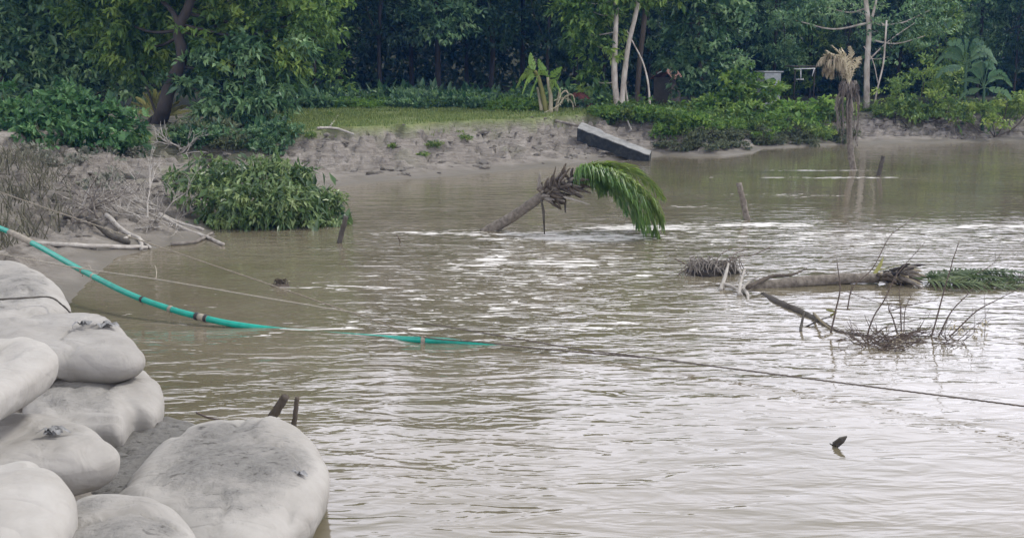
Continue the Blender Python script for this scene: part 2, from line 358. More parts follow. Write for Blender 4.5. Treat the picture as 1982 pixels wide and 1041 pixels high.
chop += .40*blob(1650, 470, 8, 3)+.35*blob(1080, 480, 2.6, 2)
chop = np.clip(chop*(1+.35*fbm(X*.3, Y*.3, 90, 3)), .05, 1.3)
foam_glint = .62*blob(1080, 460, 2.6, 1.2)+.35*blob(1000, 540, 3, 2)+.5*blob(1000, 500, 1.6, .8)+.55*blob(1180, 440, 1.6, .35)+.35*blob(800, 450, 1.8, .4)+.4*blob(850, 452, 1.5, .3)  # pale streaks: foam, with sky glints on the ripples painted in
foam_glint += .55*blob(1700, 460, 5.5, 1.8)+.5*blob(1330, 440, 2, .8)+.9*blob(1560, 330, 2.6, .22)+.9*blob(1600, 344, 3, .25)+.75*blob(1340, 400, .9, .22)+.95*blob(1930, 438, 1.4, .35)+.6*blob(1500, 434, 3.2, .4)+.5*blob(1530, 378, 2, .5)
foam_glint += .55*blob(640, 555, .9, .25)+.35*blob(1000, 610, 4, 1.6)+.3*blob(1300, 520, 4, 2)+.3*blob(820, 640, 2.5, .6)
foam_glint = np.clip(foam_glint*(1+.4*fbm(X*.8, Y*1.6, 95, 3)), 0, 1)
wo = grid_mesh('water', xs, ys, np.zeros_like(X), M['water'], {'chop': chop, 'foam_glint': foam_glint}); wo['kind'] = 'structure'

# slumped clods of mud on the bank faces: too many to count
rs = np.random.RandomState(12); mb = MB(); cand = np.stack([rs.uniform(-14, 24, 16000), rs.uniform(22, 58, 16000)], 1); D = sdist(cand[:, 0], cand[:, 1]); H_, W_ = region(cand[:, 0], cand[:, 1])
k = (D > .25) & (D < W_*1.02) & (fbm(cand[:, 0]*.8, cand[:, 1]*1.2, 33, 3) > rs.uniform(-.2, .9, len(D))); cand = cand[k][:1100]; zc = ground(cand[:, 0], cand[:, 1])
ico = [(0, 0, 1), (.89, 0, .45), (.28, .85, .45), (-.72, .53, .45), (-.72, -.53, .45), (.28, -.85, .45), (.72, .53, -.45), (-.28, .85, -.45), (-.89, 0, -.45), (-.28, -.85, -.45), (.72, -.53, -.45), (0, 0, -1)]
icf = [(0, 1, 2), (0, 2, 3), (0, 3, 4), (0, 4, 5), (0, 5, 1), (1, 6, 2), (2, 7, 3), (3, 8, 4), (4, 9, 5), (5, 10, 1), (6, 7, 2), (7, 8, 3), (8, 9, 4), (9, 10, 5), (10, 6, 1), (6, 11, 7), (7, 11, 8), (8, 11, 9), (9, 11, 10), (10, 11, 6)]
ico = np.array(ico); icf = np.array(icf)
for (x_, y_), z_ in zip(cand, zc):
    s_ = rs.uniform(.03, .10)*(1+1.1*(rs.rand() < .12)); V = ico*(1+rs.uniform(-.3, .3, (12, 1)))*np.array([s_*rs.uniform(1, 2.0), s_, s_*rs.uniform(.45, .8)]); a_ = rs.uniform(-.5, .5); c_, q_ = math.cos(a_), math.sin(a_)
    mb.add(np.stack([V[:, 0]*c_-V[:, 1]*q_+x_, V[:, 0]*q_+V[:, 1]*c_+y_, V[:, 2]+z_+s_*.15], 1), icf, smooth=False)
M['clod'] = noise_mat('clod', [(.07, .062, .05), (.14, .127, .108), (.20, .187, .165)], 1.2, .9, .4, 9)
tag(mb.build('mud_clods', M['clod']), 'slumped clods of grey brown mud strewn over the bank face', 'mud clods', None, 'stuff')
# ------------------------------------------------------------------ foliage
def leafmesh(mb, C, O, per, spread, L, Wd, droop, rs, tone=None, jit=.3, up=.15):
    """per leaves round each clump centre C (n,3) whose outward direction is O (n,3)"""
    n_ = len(C); k = n_*per
    P = np.repeat(C, per, 0)+rs.normal(0, 1, (k, 3))*np.asarray(spread)
    D = np.repeat(O, per, 0)*.8+rs.normal(0, .7, (k, 3)); D[:, 2] += -droop
    D /= np.linalg.norm(D, axis=1)[:, None]+1e-9
    S = np.cross(D, np.array([0, 0, 1.])+rs.normal(0, .45, (k, 3))); S /= np.linalg.norm(S, axis=1)[:, None]+1e-9
    U = np.cross(S, D)
    ll = L*rs.uniform(.6, 1.3, (k, 1)); ww = Wd*rs.uniform(.7, 1.2, (k, 1))
    v0 = P; v1 = P+D*ll*.42+S*ww*.5+U*ll*up*.4; v3 = P+D*ll*.42-S*ww*.5+U*ll*up*.4; v2 = P+D*ll-U*ll*up*.6
    V = np.stack([v0, v1, v2, v3], 1).reshape(-1, 3); Fq = np.arange(k*4).reshape(-1, 4)
    t = np.repeat(rs.normal(.5, .2, n_) if tone is None else tone, per)+rs.normal(0, .12, k)
    mb.add(V, Fq, np.repeat(np.clip(t, 0, 1), 4), smooth=False)
def lobe_points(c, r, n_, rs, inner=.62, lowcut=-.75):
    d = rs.normal(0, 1, (n_*2, 3)); d /= np.linalg.norm(d, axis=1)[:, None]; d = d[d[:, 2] > lowcut][:n_]
    rad = rs.uniform(inner, 1.05, (len(d), 1))**.6
    b = 1+.22*np.sin(d[:, :1]*5+c[0])*np.cos(d[:, 1:2]*4+c[1])+.15*np.sin(d[:, 2:]*7)
    P = np.asarray(c)+d*rad*b*np.asarray(r)
    o = d/np.asarray(r); o /= np.linalg.norm(o, axis=1)[:, None]
    return P, o
def crown(lobes, dens, per, spread, L, Wd, droop, seed):
    """lobes: (centre, radii); dens clumps per square metre of lobe surface"""
    rs = np.random.RandomState(seed); mb = MB()
    for c, r in lobes:
        area = 4*math.pi*((r[0]*r[1]+r[0]*r[2]+r[1]*r[2])/3); n_ = max(4, int(area*dens*.62))
        P, o = lobe_points(c, r, n_, rs); o[:, 2] += .35; o /= np.linalg.norm(o, axis=1)[:, None]
        tn = rs.normal(rs.uniform(.38, .62), .24, len(P))
        # each clump is a small spray of twigs: sub centres, flattened and drooping outward
        sub = 3; S_ = np.repeat(P, sub, 0)+rs.normal(0, 1, (len(P)*sub, 3))*np.array([spread, spread, spread*.45]); S_[:, 2] -= .3*spread*rs.rand(len(S_))
        leafmesh(mb, S_, np.repeat(o, sub, 0), max(3, int(per*.5)), np.array([.5, .5, .28])*spread, L*1.12, Wd*1.15, droop, rs, np.repeat(tn, sub)+rs.normal(0, .08, len(S_)))
        P, o = lobe_points(c, [q*.55 for q in r], max(3, n_//4), rs); leafmesh(mb, P, o, 5, spread*1.5, L*2.0, Wd*2.2, droop, rs, np.full(len(P), .15))  # inner leaves darkened: shade inside the crown put into their colour
    return mb
def rand_lobes(rng, base, h, w, low, n_):
    """lobes of a rounded crown: crown from z=low to z=h, half width w"""
    out = []
    for i in range(n_):
        z = low+(h-low)*(i+.5)/n_+rng.uniform(-.5, .5); q = (z-low)/(h-low)
        prof = math.sin(math.pi*min(1, max(.12, q*.85+.12)))**.6
        an = rng.uniform(0, 6.28); rr = w*prof*rng.uniform(.25, .62); s = w*rng.uniform(.36, .52)
        out.append(((base[0]+math.cos(an)*rr, base[1]+math.sin(an)*rr, base[2]+z), (s, s, s*rng.uniform(.6, .85))))
    out.append(((base[0], base[1], base[2]+low+(h-low)*.55), (w*.5, w*.5, (h-low)*.38)))
    return out
def trunk_mesh(base, h, r, rng, limbs, lean=(0, 0), w=2.5, lobes=None):
    mb = MB(); b = Vector(base); top = b+Vector((lean[0], lean[1], h))
    pts = [b+(top-b)*t+Vector((rng.uniform(-.1, .1), rng.uniform(-.1, .1), 0))*h*.12*(t > .05) for t in (0, .04, .25, .5, .75, 1)]
    pts[0] = b-Vector((0, 0, .3)); cs = curve(pts, 4)
    tube(mb, cs, [r*(1.5 if i == 0 else 1)*(1-.65*i/len(cs)) for i in range(len(cs))], 8, rough=.08, rng=rng)
    for k in range(limbs):
        t = rng.uniform(.35, .95); p0 = cs[int(t*(len(cs)-1))]
        if lobes: q = Vector(rng.choice(lobes)[0])
        else: an = rng.uniform(0, 6.28); q = p0+Vector((math.cos(an)*w, math.sin(an)*w, rng.uniform(.5, 2)))
        mid_ = (p0+q)/2+Vector((rng.uniform(-.3, .3), rng.uniform(-.3, .3), rng.uniform(-.1, .5)))
        tube(mb, curve([p0, mid_, q], 4), [r*(.42-.045*i) for i in range(9)], 5)
    return mb
def make_tree(seed, name, h, w, low, nl, leafm, bark, r=.16, dens=1.6, per=16, spread=.28, L=.32, Wd=.14, droop=.4, lean=(0, 0), limbs=7):
    rng = random.Random(seed); root = empty(name, (0, 0, 0)); lb = rand_lobes(rng, (lean[0]*.8, lean[1]*.8, 0), h, w, low, nl)
    trunk_mesh((0, 0, 0), h*.8, r, rng, limbs, lean, w, lb).build('trunk', bark, root)
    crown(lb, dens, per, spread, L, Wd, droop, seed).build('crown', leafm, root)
    return root
def put(o, x, y, rz=0, s=1, z=None, sz=None):
    o.location = (x, y, (gz(x, y) if z is None else z)-.03); o.rotation_euler = (0, 0, rz); o.scale = (s, s, sz or s); return o

# ---- forest
FW = 'trees of the dark wood behind the clearing'
protos = [make_tree(11, 'forest_tree', 15, 3.6, 3.2, 9, M['leaf_shaded'], M['bark_dark'], .17),
          make_tree(12, 'forest_tree', 13, 3.2, 2.2, 9, M['leaf_shaded'], M['bark_dark'], .14, L=.30, Wd=.11, droop=.8),
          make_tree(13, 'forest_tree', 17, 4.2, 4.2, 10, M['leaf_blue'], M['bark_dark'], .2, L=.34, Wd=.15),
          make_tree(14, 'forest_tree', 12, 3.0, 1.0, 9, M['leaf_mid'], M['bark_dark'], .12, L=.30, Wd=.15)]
spots = []
rng = random.Random(5)
# (px, Y, proto, scale)
for px, Y, p, s in [(20, 56, 1, .95), (110, 50, 2, .85), (215, 54, 0, .9), (160, 60, 3, 1), (330, 60, 2, .9), (430, 58, 1, .9), (520, 64, 0, .95), (612, 58, 3, .9), (665, 66, 2, .95), (740, 62, 1, 1.0),
                    (800, 70, 0, 1), (850, 64, 2, 1.0), (905, 72, 1, 1.05), (950, 66, 0, 1.05), (1010, 70, 2, 1), (1060, 64, 1, .95), (1110, 72, 0, 1), (1165, 66, 1, .85), (1250, 68, 0, .8), (1330, 70, 1, .85),
                    (1420, 70, 0, .75), (1490, 68, 2, .62), (1560, 72, 3, .75), (1630, 68, 1, .68), (1730, 72, 0, .68), (1800, 66, 3, .7), (1880, 70, 2, .6), (1950, 68, 1, .7), (2040, 66, 0, .7), (2120, 70, 2, .6), (-80, 56, 0, .9), (-180, 60, 2, .9)]:
    spots.append((px, Y, p, s))
used = set()
PX = lambda px, Y: (px-W_PX/2)/F_PX*Y*1.0/ (cp)*cp
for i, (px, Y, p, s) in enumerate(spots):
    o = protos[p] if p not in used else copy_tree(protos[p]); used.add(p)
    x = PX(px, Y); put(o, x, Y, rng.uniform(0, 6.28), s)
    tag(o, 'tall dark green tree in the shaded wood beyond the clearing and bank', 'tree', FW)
# dense far wood
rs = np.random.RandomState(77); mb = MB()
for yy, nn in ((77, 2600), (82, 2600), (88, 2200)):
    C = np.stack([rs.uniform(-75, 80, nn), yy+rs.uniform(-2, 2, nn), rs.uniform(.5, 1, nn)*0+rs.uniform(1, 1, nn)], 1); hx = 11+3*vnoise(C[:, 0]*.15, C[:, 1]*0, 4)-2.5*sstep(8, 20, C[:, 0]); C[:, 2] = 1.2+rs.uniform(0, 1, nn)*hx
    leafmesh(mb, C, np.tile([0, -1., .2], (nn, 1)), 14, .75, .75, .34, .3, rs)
tag(mb.build('distant_wood', M['leaf_shaded']), 'far off dark mass of wood closing the view behind the trees', 'wood', None, 'stuff')
# ------------------------------------------------------------------ sand bags
m, n, l, b = mat('bag_cloth'); M['bag'] = m
tc = N(n, 'ShaderNodeNewGeometry')
n1 = N(n, 'ShaderNodeTexNoise', Scale=1.6, Detail=6, Roughness=.65); l.new(tc.outputs['Position'], n1.inputs['Vector'])
n2 = N(n, 'ShaderNodeTexNoise', Scale=14, Detail=6, Roughness=.7); l.new(tc.outputs['Position'], n2.inputs['Vector'])
n3 = N(n, 'ShaderNodeTexNoise', Scale=350, Detail=2); l.new(tc.outputs['Position'], n3.inputs['Vector'])
atn = N(n, 'ShaderNodeAttribute', attribute_name='tone')
c1 = ramp(n, [(.3, (.265, .250, .225)), (.7, (.36, .345, .32))]); l.new(n1.outputs[0], c1.inputs[0])
c2 = ramp(n, [(.34, (.08, .075, .065)), (.41, (.165, .158, .145)), (.7, (.225, .218, .20))]); l.new(n2.outputs[0], c2.inputs[0])
mxx = N(n, 'ShaderNodeMath', operation='MULTIPLY_ADD'); mxx.inputs[1].default_value = .45; mxx.inputs[2].default_value = -.22; l.new(n1.outputs[0], mxx.inputs[0])
ad_ = N(n, 'ShaderNodeMath', operation='ADD'); l.new(mxx.outputs[0], ad_.inputs[0]); l.new(atn.outputs['Fac'], ad_.inputs[1])
mr = N(n, 'ShaderNodeMapRange'); mr.inputs[1].default_value = .55; mr.inputs[2].default_value = .66; l.new(ad_.outputs[0], mr.inputs[0])
mx = N(n, 'ShaderNodeMix', data_type='RGBA'); l.new(mr.outputs[0], mx.inputs[0]); l.new(c1.outputs[0], mx.inputs[6]); l.new(c2.outputs[0], mx.inputs[7]); l.new(mx.outputs[2], b.inputs['Base Color'])
b.inputs['Roughness'].default_value = .75; b.inputs['Specular IOR Level'].default_value = .25
hm = N(n, 'ShaderNodeMath', operation='MULTIPLY'); l.new(n2.outputs[0], hm.inputs[0]); l.new(mr.outputs[0], hm.inputs[1])
ha = N(n, 'ShaderNodeMath', operation='MULTIPLY_ADD'); l.new(n3.outputs[0], ha.inputs[0]); ha.inputs[1].default_value = .035; l.new(hm.outputs[0], ha.inputs[2])
# dried mud flecks, wet stain at the waterline, soft slack in the cloth
mpf = N(n, 'ShaderNodeMapping'); mpf.inputs['Scale'].default_value = (5, 12, 5); l.new(tc.outputs['Position'], mpf.inputs[0])
nf = N(n, 'ShaderNodeTexNoise', Scale=1.0, Detail=4, Roughness=.6, Distortion=.6); l.new(mpf.outputs[0], nf.inputs['Vector'])
fk = N(n, 'ShaderNodeMapRange'); fk.inputs[1].default_value = .635; fk.inputs[2].default_value = .665; l.new(nf.outputs[0], fk.inputs[0])
fk2 = N(n, 'ShaderNodeMath', operation='MULTIPLY'); l.new(fk.outputs[0], fk2.inputs[0]); l.new(mr.outputs[0], fk2.inputs[1])
mx2 = N(n, 'ShaderNodeMix', data_type='RGBA'); l.new(fk2.outputs[0], mx2.inputs[0]); l.new(mx.outputs[2], mx2.inputs[6]); mx2.inputs[7].default_value = (.085, .08, .07, 1)
sz_ = N(n, 'ShaderNodeSeparateXYZ'); l.new(tc.outputs['Position'], sz_.inputs[0]); wz = N(n, 'ShaderNodeMath', operation='MULTIPLY_ADD'); l.new(n1.outputs[0], wz.inputs[0]); wz.inputs[1].default_value = -.22; l.new(sz_.outputs['Z'], wz.inputs[2])
wr = N(n, 'ShaderNodeMapRange'); wr.inputs[1].default_value = .04; wr.inputs[2].default_value = -.05; l.new(wz.outputs[0], wr.inputs[0])
mx3 = N(n, 'ShaderNodeMix', data_type='RGBA'); l.new(wr.outputs[0], mx3.inputs[0]); l.new(mx2.outputs[2], mx3.inputs[6]); mx3.inputs[7].default_value = (.15, .145, .10, 1); oi_ = N(n, 'ShaderNodeObjectInfo'); ov = N(n, 'ShaderNodeMapRange', clamp=False); ov.inputs[3].default_value = 0; ov.inputs[4].default_value = 1.13; l.new(oi_.outputs['Color'], ov.inputs[0]); oh = N(n, 'ShaderNodeHueSaturation'); l.new(ov.outputs[0], oh.inputs['Value']); l.new(mx3.outputs[2], oh.inputs['Color']); l.new(oh.outputs[0], b.inputs['Base Color'])
n4 = N(n, 'ShaderNodeTexNoise', Scale=3.2, Detail=3, Roughness=.5, Distortion=.8); l.new(tc.outputs['Position'], n4.inputs['Vector'])
hb = N(n, 'ShaderNodeMath', operation='MULTIPLY_ADD'); l.new(n4.outputs[0], hb.inputs[0]); hb.inputs[1].default_value = 1.0; l.new(ha.outputs[0], hb.inputs[2])
hc_ = N(n, 'ShaderNodeMath', operation='MULTIPLY_ADD'); l.new(fk2.outputs[0], hc_.inputs[0]); hc_.inputs[1].default_value = .35; l.new(hb.outputs[0], hc_.inputs[2])
mpw = N(n, 'ShaderNodeMapping'); mpw.inputs['Scale'].default_value = (2.2, 6, 3); mpw.inputs['Rotation'].default_value = (0, 0, .5); l.new(tc.outputs['Position'], mpw.inputs[0])
n5 = N(n, 'ShaderNodeTexNoise', Scale=.8, Detail=1, Roughness=.4, Distortion=.5); l.new(mpw.outputs[0], n5.inputs['Vector'])
s5 = N(n, 'ShaderNodeMath', operation='SUBTRACT'); l.new(n5.outputs[0], s5.inputs[0]); s5.inputs[1].default_value = .5; a5 = N(n, 'ShaderNodeMath', operation='ABSOLUTE'); l.new(s5.outputs[0], a5.inputs[0])
m5 = N(n, 'ShaderNodeMapRange'); l.new(a5.outputs[0], m5.inputs[0]); m5.inputs[2].default_value = .16; m5.inputs[3].default_value = 0; m5.inputs[4].default_value = .22
hd5 = N(n, 'ShaderNodeMath', operation='ADD'); l.new(m5.outputs[0], hd5.inputs[0]); l.new(hc_.outputs[0], hd5.inputs[1]); hc_ = hd5
bp = N(n, 'ShaderNodeBump', Strength=.85, Distance=.04); l.new(hc_.outputs[0], bp.inputs['Height']); l.new(bp.outputs[0], b.inputs['Normal'])
def bag(poly, zm, hu, hd, seed, label, p=3.0, tilt=(0, 0), muddy=.62, dents=(), group='grey sandbags piled along the near bank'):
    """poly: outline of the widest section as picture points on the plane z=zm; bulges hu above and hd below"""
    pts = [at(x, y, zm) for x, y in poly]; pts = curve(pts+[pts[0]], 10)[:-1]
    n_ = len(pts); c = sum(pts, Vector())/n_; rad = []
    mb = MB(); K = 22; V = []; T = []
    rr = np.random.RandomState(seed)
    for s, hgt in ((1, hu), (-1, hd)):
        for i in range(K+1):
            t = i/K; u = math.sin(t*math.pi/2)     # u: 0 centre .. 1 rim
            zf = (1-u**p)**(1/2.1)
            for q in pts:
                d = q-c; x = c.x+d.x*u; y = c.y+d.y*u
                V.append((x, y, zm+s*hgt*zf+tilt[0]*(x-c.x)+tilt[1]*(y-c.y))); T.append(muddy*zf**.6+.0 if s > 0 else .1)
    V = np.array(V); T = np.array(T)
    # lumps and slack folds in the cloth
    w = fbm(V[:, 0]*1.6+seed, V[:, 1]*1.6+V[:, 2], seed, 3)*.045+np.abs(fbm(V[:, 0]*4+V[:, 2]*3, V[:, 1]*4+seed, seed+3, 2))*.010
    V[:, 2] += w
    cr = 1-np.abs(fbm(V[:, 0]*1.1+seed*3, V[:, 1]*1.1-seed, seed+9, 2)); V[:, 2] -= .035*sstep(.90, 1.0, cr)*sstep(.3, .9, T/(T.max()+1e-6)*0+1)
    rd_ = np.hypot(V[:, 0]-c.x, V[:, 1]-c.y); an_ = np.arctan2(V[:, 1]-c.y, V[:, 0]-c.x); pl = np.sin(an_*(7+seed % 3)+seed+1.5*vnoise(an_*2+9, rd_*2+9, seed)); V[:, 2] += .009*pl*sstep(.35, .9, rd_)
    for dx, dy, dr, dz in dents:
        g = np.exp(-(((V[:, 0]-dx)**2+(V[:, 1]-dy)**2)/dr**2)); V[:, 2] += dz*g
    Fq = []
    for s in range(2):
        o_ = s*(K+1)*n_
        for i in range(K):
            for k in range(n_):
                a, b_ = o_+i*n_+k, o_+i*n_+(k+1) % n_
                q = (a, b_, b_+n_, a+n_); Fq.append(q[::-1] if s == 0 else q)
    Fq = np.array(Fq); Fq = Fq[:, ::-1]
    mb.add(V, Fq, T)
    root = mb.build('sandbag', M['bag'], origin=tuple(c)); tag(root, label, 'sandbag', group)
    return root
def tie(parent, px, py, zt, size, seed):
    """torn end of cloth tied into a knot on top of a bag"""
    rng = random.Random(seed); p = at(px, py, zt); mb = MB()
    for k in range(7):
        a = rng.uniform(0, 6.28); L_ = size*rng.uniform(.5, 1.1); q0 = p+Vector((rng.uniform(-.3, .3)*size, rng.uniform(-.2, .2)*size, 0)); d = Vector((math.cos(a), math.sin(a)*.6, 0)); s = Vector((-math.sin(a), math.cos(a), 0))*size*.22
        q1 = q0+d*L_*.5+Vector((0, 0, size*rng.uniform(.15, .4))); q2 = q0+d*L_+Vector((0, 0, rng.uniform(0, .12)*size))
        mb.add([q0-s, q0+s, q1+s*.8, q1-s*.8, q2+s*.3, q2-s*.3], [(0, 1, 2, 3), (3, 2, 4, 5)])
    tube(mb, [p+Vector((-size*.3, 0, .0)), p+Vector((0, 0, size*.22)), p+Vector((size*.35, .02, .01))], [size*.12, size*.16, size*.06], 6, rough=.25, rng=rng)
    o = mb.build('tie', M['cloth_torn'], origin=(0, 0, 0)); o.parent = parent; o.location = -Vector(parent.location); return o
B1 = bag([(-120, 560), (-60, 535), (40, 528), (100, 560), (138, 604), (110, 630), (0, 655), (-120, 645)], .5, .36, .45, 1, 'grey sandbag at the far end of the pile with a dark seam across it')
mb = MB(); tube(mb, curve([at(-60, 583, .88), at(40, 577, .88), at(95, 575, .85), at(120, 590, .78), at(138, 607, .56)], 8), .012, 6, rough=.3, rng=random.Random(3)); mb.build('seam', M['wood_dark'], B1)
B2 = bag([(-60, 640), (60, 622), (170, 622), (228, 645), (268, 680), (280, 702), (235, 715), (120, 712), (-20, 715)], .74, .24, .28, 2, 'smooth bulging sandbag with two torn ties on its crest, second from the far end', muddy=.35)
tie(B2, 165, 628, 1.0, .14, 1); tie(B2, 208, 632, .97, .16, 2)
B3 = bag([(-120, 690), (-20, 665), (60, 668), (104, 688), (112, 708), (76, 735), (20, 765), (-30, 785), (-140, 790)], 1.30, .13, .24, 3, 'light sandbag cut by the left picture edge, lying over two others mid pile', p=4.5, muddy=.3)
B4 = bag([(40, 770), (110, 712), (220, 712), (288, 735), (318, 778), (300, 815), (258, 822), (235, 850), (180, 850), (60, 850)], .28, .27, .45, 4, 'muddy topped sandbag with a pinched pleated corner, jutting out over the water', dents=())
B5 = bag([(-120, 850), (-20, 820), (70, 818), (150, 840), (222, 878), (226, 897), (160, 915), (60, 925), (-100, 930)], .66, .2, .34, 5, 'smooth sandbag with a twisted dark torn tie in its middle, near the left picture edge', muddy=.3)
tie(B5, 105, 838, .87, .17, 3)
B6 = bag([(120, 900), (200, 838), (290, 815), (380, 828), (430, 860), (430, 960), (330, 1010), (180, 1010)], .06, .15, .3, 6, 'flat mud caked sandbag wedged low between the big bag and the left ones', muddy=.95)
B7 = bag([(215, 985), (300, 885), (380, 835), (470, 828), (560, 838), (612, 872), (638, 930), (622, 985), (580, 1030), (480, 1085), (330, 1075)], .24, .26, .45, 7, 'largest sandbag, broad and mud streaked, sloping into the water in front', muddy=.66, p=3.4)
tie(B7, 568, 918, .47, .13, 4)
B8 = bag([(-120, 965), (-20, 922), (60, 920), (118, 950), (150, 990), (120, 1060), (40, 1120), (-120, 1130)], 1.0, .22, .6, 8, 'pale smooth sandbag filling the lower left corner, cut by the picture edge', muddy=.3)
B9 = bag([(80, 1040), (150, 990), (240, 980), (320, 1000), (372, 1040), (390, 1090), (330, 1180), (180, 1230), (60, 1180)], .76, .2, .6, 9, 'mud spotted sandbag at the bottom edge of the picture, in front of the largest bag', muddy=.62)
tie(B9, 312, 1024, .86, .1, 5)

for o_, v_ in zip((B1, B2, B3, B4, B5, B6, B7, B8, B9), (.92, .82, .98, .90, .92, .76, .95, .98, .88)): o_.color = (v_, v_, v_, 1)  # per-bag tones, set apart to stand for contact shade between the bags
# ------------------------------------------------------------------ big trees and bushes of the banks
def plant(name, seed, lobes_px, leafm, dens, per, spread, L, Wd, droop, label, cat, base=None, stems=None, bark='bark', group=None):
    """lobes_px: (px, py, Y, rx, rz[, ry]) centres given as the point seen at px,py at forward distance Y"""
    lb = []
    for q in lobes_px:
        p = atY(q[0], q[1], q[2]); lb.append((tuple(p), (q[3], q[5] if len(q) > 5 else q[3]*.85, q[4])))
    if base is None:
        cx = sum(c[0][0] for c in lb)/len(lb); cy = sum(c[0][1] for c in lb)/len(lb); base = (cx, cy, max(0, gz(cx, cy)))
    root = empty(name, base, label, cat, group)
    rng = random.Random(seed); mb = MB()
    if stems: 
        for pts, r0, r1 in stems:
            cs = curve(pts, 6); tube(mb, cs, [r0+(r1-r0)*i/(len(cs)-1) for i in range(len(cs))], 8, rough=.1, rng=rng)
    for c, r in lb:
        q = Vector(c); b0 = Vector(base)+Vector((rng.uniform(-.2, .2), rng.uniform(-.2, .2), -.1))
        if stems:
            st = stems[0][0]; b0 = min([Vector(s) for s in curve(st, 4)[2:]], key=lambda s: (s-q).length+2.0*max(0, s.z-q.z))
        m_ = (b0+q)/2+Vector((rng.uniform(-.2, .2), rng.uniform(-.2, .2), -.1*(q-b0).length)); k = min(.09, .016*(q-b0).length+.012)
        tube(mb, curve([b0, m_, q], 4), [k*(1-.08*i) for i in range(9)], 5)
    mb.build('trunk' if cat == 'tree' else 'stems', M[bark], root)
    crown(lb, dens, per, spread, L, Wd, droop, seed).build('crown' if cat == 'tree' else 'foliage', M[leafm], root)
    return root
Y0 = 41.2
tr = [(atY(340, 300, 41), atY(300, 262, 42), atY(290, 240, 42.3), atY(305, 222, 42.5), atY(322, 190, Y0), atY(338, 150, Y0)), (atY(300, 256, 42.4), atY(316, 215, Y0), atY(326, 175, Y0), atY(352, 112, Y0), atY(345, 60, Y0), atY(366, 10, Y0), atY(385, -80, Y0), atY(370, -260, Y0)), (atY(350, 80, Y0), atY(338, 30, Y0), atY(300, -10, 42), atY(250, -60, 42))]
plant('leaning_tree', 21, [(560, 50, 42, 1.1, 1.0), (600, 20, 43, .9, .8), (545, 120, 41.5, 1.1, .9), (500, 90, 42, 1.4, 1.1), (440, 60, 42, 1.4, 1.1), (410, 10, 43, 1.6, 1.2), (310, 30, 43, 1.6, 1.1), (245, 70, 43.5, 1.5, 1.0), (200, 20, 43, 1.6, 1.2), (270, 120, 44, 1.1, .8), (470, 150, 41.8, 1.2, .9), (420, -90, 42, 2.2, 1.6), (520, -60, 42, 1.8, 1.4), (300, -110, 42, 2.3, 1.7), (180, -90, 43, 2.2, 1.6), (380, -220, 42, 2.8, 1.8), (250, -260, 43, 2.6, 1.7), (500, -190, 42, 2.3, 1.6)],
      'leaf_mid', 3.2, 20, .22, .27, .12, .55, 'big spreading tree with a dark leaning trunk and exposed roots at the bank edge', 'tree', base=tuple(atY(310, 240, 42.4)), stems=[(tr[1], .30, .12), (tr[0], .16, .10), (tr[2], .12, .05)], bark='bark_dark')
plant('shrub_tree', 22, [(480, 200, 40.8, 1.0, .8), (430, 170, 41, .9, .8), (525, 215, 41, .55, .8), (450, 250, 40.6, .9, .65), (505, 262, 40.4, .45, .6), (400, 235, 41, .7, .6), (555, 165, 41.3, .7, .6), (395, 120, 41.4, .8, .6), (470, 110, 41, .9, .7), (575, 95, 41.5, .6, .5), (355, 165, 41, .35, .25), (430, 272, 40.2, .55, .35), (480, 280, 40, .55, .35), (515, 278, 39.8, .35, .3), (390, 262, 40.6, .4, .3)],
      'leaf_blue', 4.6, 20, .18, .29, .11, .75, 'low bluish green tree hanging over the bank to the right of the leaning trunk', 'tree', base=tuple(atY(455, 285, 40.8)), stems=[((atY(455, 290, 40.8), atY(460, 240, 41), atY(470, 180, 41), atY(475, 100, 41)), .10, .05)])
plant('bank_tree', 23, [(120, 70, 46, 1.7, 1.2), (60, 40, 46, 1.7, 1.3), (30, 130, 45, 1.6, 1.1), (130, 140, 45.5, 1.5, 1.0), (200, 120, 46, 1.3, 1.0), (210, 175, 45, .9, .7), (90, 180, 44.5, 1.3, .8), (-40, 60, 46, 2, 1.6), (100, -60, 46, 2.4, 1.8), (-30, -120, 46, 2.6, 2), (170, -40, 47, 2, 1.5), (60, -220, 46, 3, 2), (250, 180, 44.5, .6, .4)],
      'leaf_blue', 2.4, 20, .28, .32, .14, .7, 'dense tree at the left picture edge, behind the low green thicket', 'tree', base=tuple(atY(110, 230, 46)), stems=[((atY(110, 235, 46), atY(105, 120, 46), atY(95, 0, 46), atY(80, -150, 46)), .22, .1)], bark='bark_dark')
plant('thicket', 24, [(70, 225, 34, .8, .6), (140, 215, 35, .9, .6), (200, 232, 35, .8, .55), (110, 255, 33.5, .9, .5), (180, 262, 34, .8, .4), (235, 250, 35.5, .6, .4), (40, 255, 33, .8, .5), (10, 220, 34, .9, .7), (130, 190, 36, .6, .4), (60, 275, 32.5, .6, .35), (245, 275, 35.5, .4, .25)],
      'leaf_thicket', 7.5, 16, .14, .21, .12, .4, 'low thicket of bright green broad leaves on the bank at left', 'bush')
plant('muddy_weeds', 25, [(150, 305, 32, .45, .2), (200, 300, 33.5, .5, .2), (100, 312, 31, .45, .25), (265, 300, 35, .5, .2), (60, 300, 31, .4, .3), (225, 345, 30, .35, .18), (190, 355, 28.5, .3, .15)],
      'leaf_muddy', 9, 14, .12, .14, .07, .4, 'mud coated grey green weeds at the foot of the left thicket', 'plant')
plant('muddy_weeds', 26, [(385, 262, 40.5, .5, .25), (430, 290, 39.5, .5, .2), (470, 285, 39.6, .5, .25), (510, 290, 39.5, .35, .2), (355, 255, 41, .35, .2)],
      'leaf_muddy', 9, 14, .12, .16, .08, .6, 'grey green weeds under the bluish low tree by the exposed roots', 'plant')
